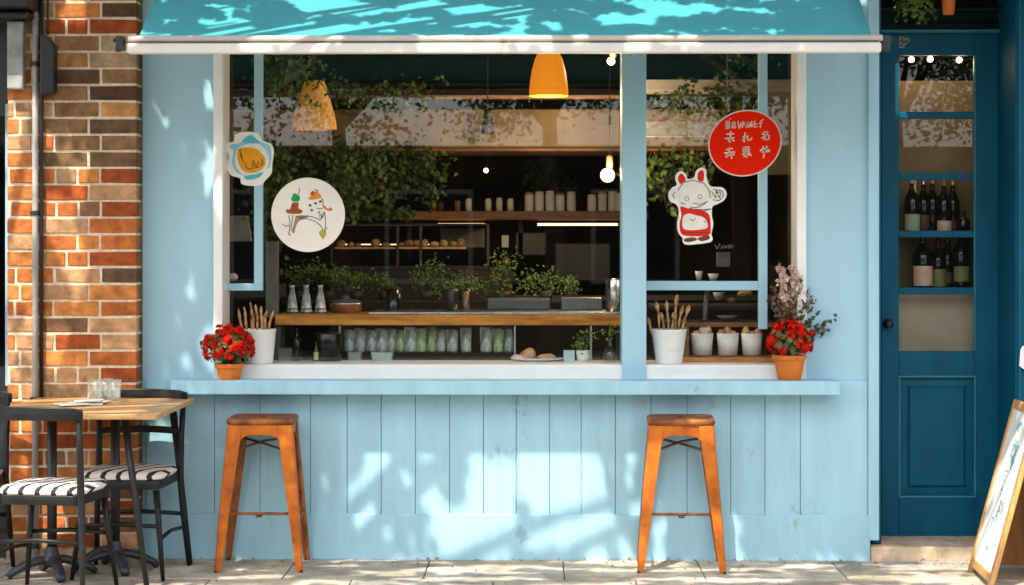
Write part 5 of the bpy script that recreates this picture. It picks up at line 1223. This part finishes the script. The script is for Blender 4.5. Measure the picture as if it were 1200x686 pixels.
# egg shaped sign
es = thing('egg_sign', 'scalloped white and blue sign with an orange yolk on the sash bar near the pier', 'sign', at(293, 187, YG))
q2 = lambda x, y: (255 + x / 4.2875, 145 + y / 4.2875)
b = MB(); poly(b, blob([q2(*p) for p in ((90, 55), (140, 42), (200, 48), (225, 85), (268, 102), (282, 140), (275, 200), (270, 250), (240, 285), (215, 310), (150, 312), (118, 300), (112, 275), (65, 258), (48, 215), (58, 160), (38, 130), (50, 98), (80, 90))]), YG, .005); b.build('backing', CARD, es)
for nm, pts, m_ in (('blue_wash', [(150, 62), (175, 58), (205, 85), (260, 110), (270, 160), (262, 215), (225, 240), (205, 272), (150, 282), (130, 262), (95, 245), (72, 200), (80, 140), (62, 122), (70, 105), (110, 100), (125, 85)], V('aqua_print', (.32, .62, .74))), ('white_ring', [(130, 110), (190, 98), (235, 125), (258, 175), (245, 225), (205, 255), (140, 262), (100, 230), (88, 180), (98, 130)], V('white_print', (.80, .79, .76))), ('yolk', [(105, 130), (150, 120), (200, 130), (238, 175), (235, 215), (200, 242), (150, 248), (115, 220), (100, 175)], V('yolk_print', (.83, .34, .02)))):
    b = MB(); poly(b, blob([q2(*p) for p in pts]), YG - {'blue_wash': .0008, 'white_ring': .0014, 'yolk': .0020}[nm], .0005); b.build(nm, m_, es)
b = MB(); poly(b, blob([q2(*p) for p in ((125, 88), (165, 60), (210, 92), (190, 100), (150, 96))]), YG - .0026, .0004); b.build('deep_aqua', V('deep_aqua_print', (.12, .47, .58)), es); b = MB(); poly(b, blob([q2(*p) for p in ((135, 265), (185, 255), (228, 245), (205, 272), (150, 282))]), YG - .0026, .0004); b.build('deep_aqua', V('deep_aqua_print', (.12, .47, .58)), es)
b = MB()
for g_ in ([(112, 128), (118, 165), (132, 195)], [(140, 200), (145, 220), (160, 230), (178, 225), (176, 190)], [(180, 185), (190, 215), (205, 222)], [(222, 178), (228, 200), (214, 215)], [(118, 150), (125, 180)], [(205, 190), (200, 210), (190, 225)]):
    glass_stroke(b, [q2(*p) for p in g_], .0042, YG - .003)
b.build('ink_lines', INK, es)
# rabbit shaped sign, a plain generic rabbit in a red apron
rb_ = thing('rabbit_sign', 'cut out sign of a white rabbit with red ears and apron in the narrow window', 'sign', at(817, 242, YG))
q3 = lambda x, y: (770 + x / 3.919, 120 + y / 3.92)
b = MB(); poly(b, blob([q3(*p) for p in ((88, 330), (110, 316), (132, 330), (140, 352), (170, 345), (180, 315), (205, 300), (226, 312), (228, 345), (245, 385), (300, 392), (320, 420), (308, 450), (278, 468), (255, 480), (252, 520), (258, 560), (250, 605), (255, 630), (235, 645), (140, 655), (118, 640), (118, 625), (98, 600), (92, 560), (100, 500), (88, 470), (60, 455), (52, 420), (70, 392), (90, 380), (84, 355))]), YG, .005); b.build('backing', CARD, rb_)
def sh3(nm, pts, m_, d): 
    b = MB(); poly(b, blob([q3(*p) for p in pts]), YG - d, .0005); return b.build(nm, m_, rb_)
REDP = V('red_print', (.74, .03, .015)); GRYP = V('warm_white_print', (.84, .78, .69))
sh3('ear', [(98, 340), (112, 328), (128, 345), (132, 370), (112, 378), (98, 362)], REDP, .0008); sh3('ear', [(186, 350), (190, 322), (208, 312), (216, 330), (212, 362), (194, 362)], REDP, .0008)
sh3('head', [(95, 400), (120, 368), (170, 358), (220, 375), (240, 410), (238, 450), (200, 475), (150, 482), (105, 470), (94, 440)], GRYP, .0010)
sh3('side_curl', [(245, 405), (280, 398), (308, 415), (300, 445), (265, 458), (246, 440)], GRYP, .0009); sh3('side_curl', [(70, 405), (90, 396), (94, 440), (78, 448), (62, 430)], GRYP, .0009)
sh3('apron', [(108, 480), (145, 488), (205, 495), (240, 520), (246, 575), (240, 608), (180, 616), (115, 608), (104, 560), (112, 520)], REDP, .0012)
sh3('pocket', [(125, 520), (150, 512), (180, 520), (215, 530), (232, 560), (225, 580), (160, 588), (122, 580), (116, 550)], GRYP, .0018)
b = MB(); poly(b, blob([q3(*p) for p in ((125, 628), (165, 620), (185, 632), (150, 642), (128, 640))]), YG - .0012, .0005); poly(b, blob([q3(*p) for p in ((190, 622), (235, 612), (240, 628), (210, 638), (192, 634))]), YG - .0012, .0005); b.build('shoes', V('brown_shoe_print', (.20, .06, .03)), rb_)
b = MB()
for g_ in ([(95, 405), (120, 370), (165, 358), (215, 372), (240, 405), (245, 440)], [(150, 486), (190, 482), (215, 470), (232, 455)], [(165, 466), (185, 463)], [(185, 472), (225, 460)], [(110, 462), (130, 468)], [(150, 490), (210, 494), (250, 490)], [(118, 600), (240, 598)], [(270, 415), (290, 412), (292, 430), (275, 435)], [(215, 500), (245, 492)], [(250, 410), (268, 440), (272, 405), (290, 444)], [(258, 400), (300, 408), (306, 432), (285, 452), (258, 448)], [(150, 535), (165, 545), (175, 535)], [(215, 545), (222, 552)], [(205, 500), (215, 525), (225, 528)], [(80, 415), (72, 430), (82, 440)]):
    glass_stroke(b, [q3(*p) for p in g_], .0036, YG - .0024)
for ex, ey in ((137, 443), (197, 434)): glass_stroke(b, disc(*q3(ex, ey), 2.2, 2.4, 12), .0026, YG - .0024, True)
b.build('ink_lines', INK, rb_)
# little lettered sticker on the door's top rail
b = MB(); YS_ = YD - .001
for g_ in ([(1053, 43.5), (1055.5, 43), (1053.5, 48)], [(1056, 47.5), (1056, 43.5), (1059, 44), (1059, 48)], [(1060, 48), (1061.5, 43.5), (1063, 48)], [(1064, 45), (1066.5, 47.5), (1063.5, 50)], [(1053, 50), (1056, 50), (1054, 54), (1054, 56)], [(1057.5, 50), (1057.5, 54), (1060, 54), (1060, 50)], [(1061, 52), (1063, 51)], [(1054, 56), (1060, 55.5)]):
    glass_stroke(b, g_, .0042, YS_)
tag(b.build('door_lettering', mat('tan_lettering', (.45, .32, .19), .7), origin=at(1059, 49, YS_)), 'small tan hand lettering on the top rail of the teal door', 'lettering')
# ------------------------------------------------------------------ street tree that dapples the front (sun side, over the pavement)
SUN = Vector((-0.36, -1.0, 1.6)).normalized()
ZQ = 4.7
def wallpx(qx, qy):
    """photo pixel on the foot of the wall whose sun ray passes through (qx, qy) at crown height"""
    z = ZQ + qy * 1.6
    X = qx + .36 * (ZQ - z) / 1.6
    return 628 + X * 226, YH + (H - z) * 225.6, X, z
def nz(x, y, s): return noise.noise(Vector((x * s + 31.7, y * s + 7.1, 3.3)))
GY, GX, TK = ZQ / 1.6, .36 * ZQ / 1.6, (ZQ - .85) / 1.6
def lit(qx, qy):
    """gaps cut through the crown where sun patches are wanted below"""
    px, py, X, z = wallpx(qx, qy)
    n = nz(qx, qy, 6.5) + .55 * nz(qx, qy, 15)
    if 150 < px < 262 and py < 470: return n > .62
    if -2.62 < qx + .36 * TK < -1.72 and -1.75 < qy + TK < -.1: return n > -.62
    if 2.0 < qx + .36 * (ZQ - .4) / 1.6 < 2.55 and -1.1 < qy + (ZQ - .4) / 1.6 < -.25: return n > -.55
    if px > 1010 and 30 < py < 600: return n > .9
    if 535 < py < 657:
        d = (py - 535)
        big = 556 + .2 * (655 - py) < px < 728 + d * .3 and n > -.44
        streak = 408 < px < 580 and abs((px - 425) * .72 + 548 - py) < 52 and n > -.14
        tail = 728 <= px < 905 and n > .08
        return big or streak or tail or n > .5
    if py >= 657:
        Y = qy + GY; Xg = qx + GX
        t = nz(Xg * .8, Y * 3.0, 3.2) + .5 * nz(Xg, Y * 1.6, 11)
        return t > (-.10 if -1.0 < Xg < .9 else .06)
    if px < 152 and py > 40: return n > (-.38 if px < 95 else (.40 if 85 < py < 200 else -.05))
    t = nz(qx * .8 + qy * .5, qy * 1.9, 3.6) + .6 * nz(qx, qy, 9.5)
    return t > .02
tr = thing('street_tree', 'leafy street tree standing on the pavement whose crown shades the cafe front', 'tree', (-4.3, -2.9, 0))
b = MB(); b.tube([(-4.3, -2.9, -.1), (-4.32, -2.92, 1.2), (-4.2, -2.95, 2.4), (-4.0, -2.9, 3.4)], [.21, .17, .15, .13], 14)
rt = random.Random(2)
for k in range(15):
    ex, ey = rt.uniform(-6, 3.6), rt.uniform(-4.2, -.4); ez = rt.uniform(4.5, 5.6)
    p0 = Vector((-4.15, -2.93, rt.uniform(2.4, 3.4))); p2 = Vector((ex, ey, ez)); p1 = p0 * .5 + p2 * .5 + Vector((0, 0, .5))
    b.tube([p0, p0 * .25 + p1 * .5 + p2 * .25, p2], [.05, .025, .008], 7)
b.build('trunk', mat('tree_bark', (.10, .075, .055), .95, .3, 12, .8, 30), tr, smooth=True)
b = MB(); rt = random.Random(77)
for i in range(62000):
    qx = rt.uniform(-5.6, 3.2); qy = rt.uniform(-4.0, -.2)
    if lit(qx, qy): continue  # leaves left out so sun patches land where laid out
    z = rt.uniform(4.1, 5.6); k = (z - ZQ) / SUN.z
    p = Vector((qx + SUN.x * k, qy + SUN.y * k, z))
    b.leaf(p, (rt.gauss(0, .7) + SUN.x, rt.gauss(0, .7) + SUN.y, rt.gauss(0, .5) + SUN.z), rt.uniform(.07, .115), .8, rt)
b.raw = True
b.build('crown', LEAFD, tr)
# the other side of the street, seen only as reflections in the panes
ob = thing('facing_building', 'dull brick building across the street reflected in the cafe window', 'building', (0, -24, 0))
b = MB(); b.box(-22, 22, -26, -24, -.1, 3.35); b.build('wall', mat('dull_brick', (.06, .045, .035), .9, .3, 3, .3, 20), ob)
for i in range(12):
    for zz in (1.0,):
        b = MB(); x = -20 + i * 3.5; b.box(x, x + 1.5, -23.995, -23.9, zz, zz + 1.6); f = b.build('window', mat('dull_white_frame', (.5, .5, .48), .5), ob)
        b = MB(); b.box(x + .08, x + 1.42, -23.899, -23.885, zz + .08, zz + 1.52); b.build('pane', mat('far_pane', (.03, .035, .04), .15), f)
def far_tree(x, y, seed):
    r2 = random.Random(seed)
    t = thing('roadside_tree', 'tree across the street reflected in the cafe glass, %s from the pier side' % ['first', 'second', 'third', 'fourth', 'fifth', 'sixth', 'seventh'][seed], 'tree', (x, y, 0), 'trees across the street')
    b = MB(); b.tube([(x, y, -.1), (x + .1, y, 1.5), (x, y + .1, 4)], [.16, .13, .1], 10)
    for k in range(6): b.tube([(x, y + .1, 3.4), (x + r2.uniform(-1.4, 1.4), y + r2.uniform(-1.2, 1.2), r2.uniform(4.5, 6))], [.06, .02], 6)
    b.build('trunk', MATS['tree_bark'], t, smooth=True)
    b = MB()
    cl = [Vector((x + r2.gauss(0, 1.1), y + r2.gauss(0, .9), 5.0 + r2.gauss(0, .75))) for _ in range(42)]
    for c in cl:
        for i in range(230): b.leaf(c + Vector((r2.gauss(0, .3), r2.gauss(0, .3), r2.gauss(0, .25))), (r2.gauss(0, 1), r2.gauss(0, 1), r2.gauss(0, 1) + .6), r2.uniform(.06, .12), .7, r2)
    b.raw = True; b.build('crown', LEAF, t)
for k in range(7): far_tree(-8.4 + 2.8 * k + .4 * math.sin(k * 5), -20.5 - .6 * math.cos(k * 3), k)
# ------------------------------------------------------------------ sun and sky
SUN = Vector((-0.36, -1.0, 1.6)).normalized()      # towards the sun
sl = bpy.data.lights.new('sun', 'SUN'); sl.energy = 2.6; sl.angle = rad(0.5); sl.color = (1.0, 0.90, 0.77)
so = bpy.data.objects.new('sun', sl); COL.objects.link(so); so.location = SUN * 20
so.rotation_euler = SUN.to_track_quat('Z', 'Y').to_euler()
w = bpy.data.worlds.new('World'); scene.world = w; w.use_nodes = True
N = w.node_tree.nodes; L = w.node_tree.links
sky = N.new('ShaderNodeTexSky'); sky.sky_type = 'NISHITA'; sky.sun_disc = False
sky.sun_elevation = math.asin(SUN.z); sky.sun_rotation = math.atan2(SUN.x, SUN.y) % (2 * math.pi)
sky.air_density = 1.0; sky.dust_density = 2.5; sky.ozone_density = 1.0; sky.altitude = 50
hs = N.new('ShaderNodeHueSaturation'); hs.inputs['Saturation'].default_value = 0.3
L.new(sky.outputs[0], hs.inputs['Color']); L.new(hs.outputs[0], N['Background'].inputs['Color'])
N['Background'].inputs['Strength'].default_value = 0.15
scene.view_settings.view_transform = 'Standard'; scene.view_settings.look = 'None'
scene.view_settings.exposure = 1.58; scene.view_settings.gamma = 1.0
c = scene.cycles
c.use_denoising = True; c.max_bounces = 10; c.transparent_max_bounces = 24; c.diffuse_bounces = 4; c.glossy_bounces = 4
c.sample_clamp_indirect = 6; c.caustics_reflective = False; c.caustics_refractive = False
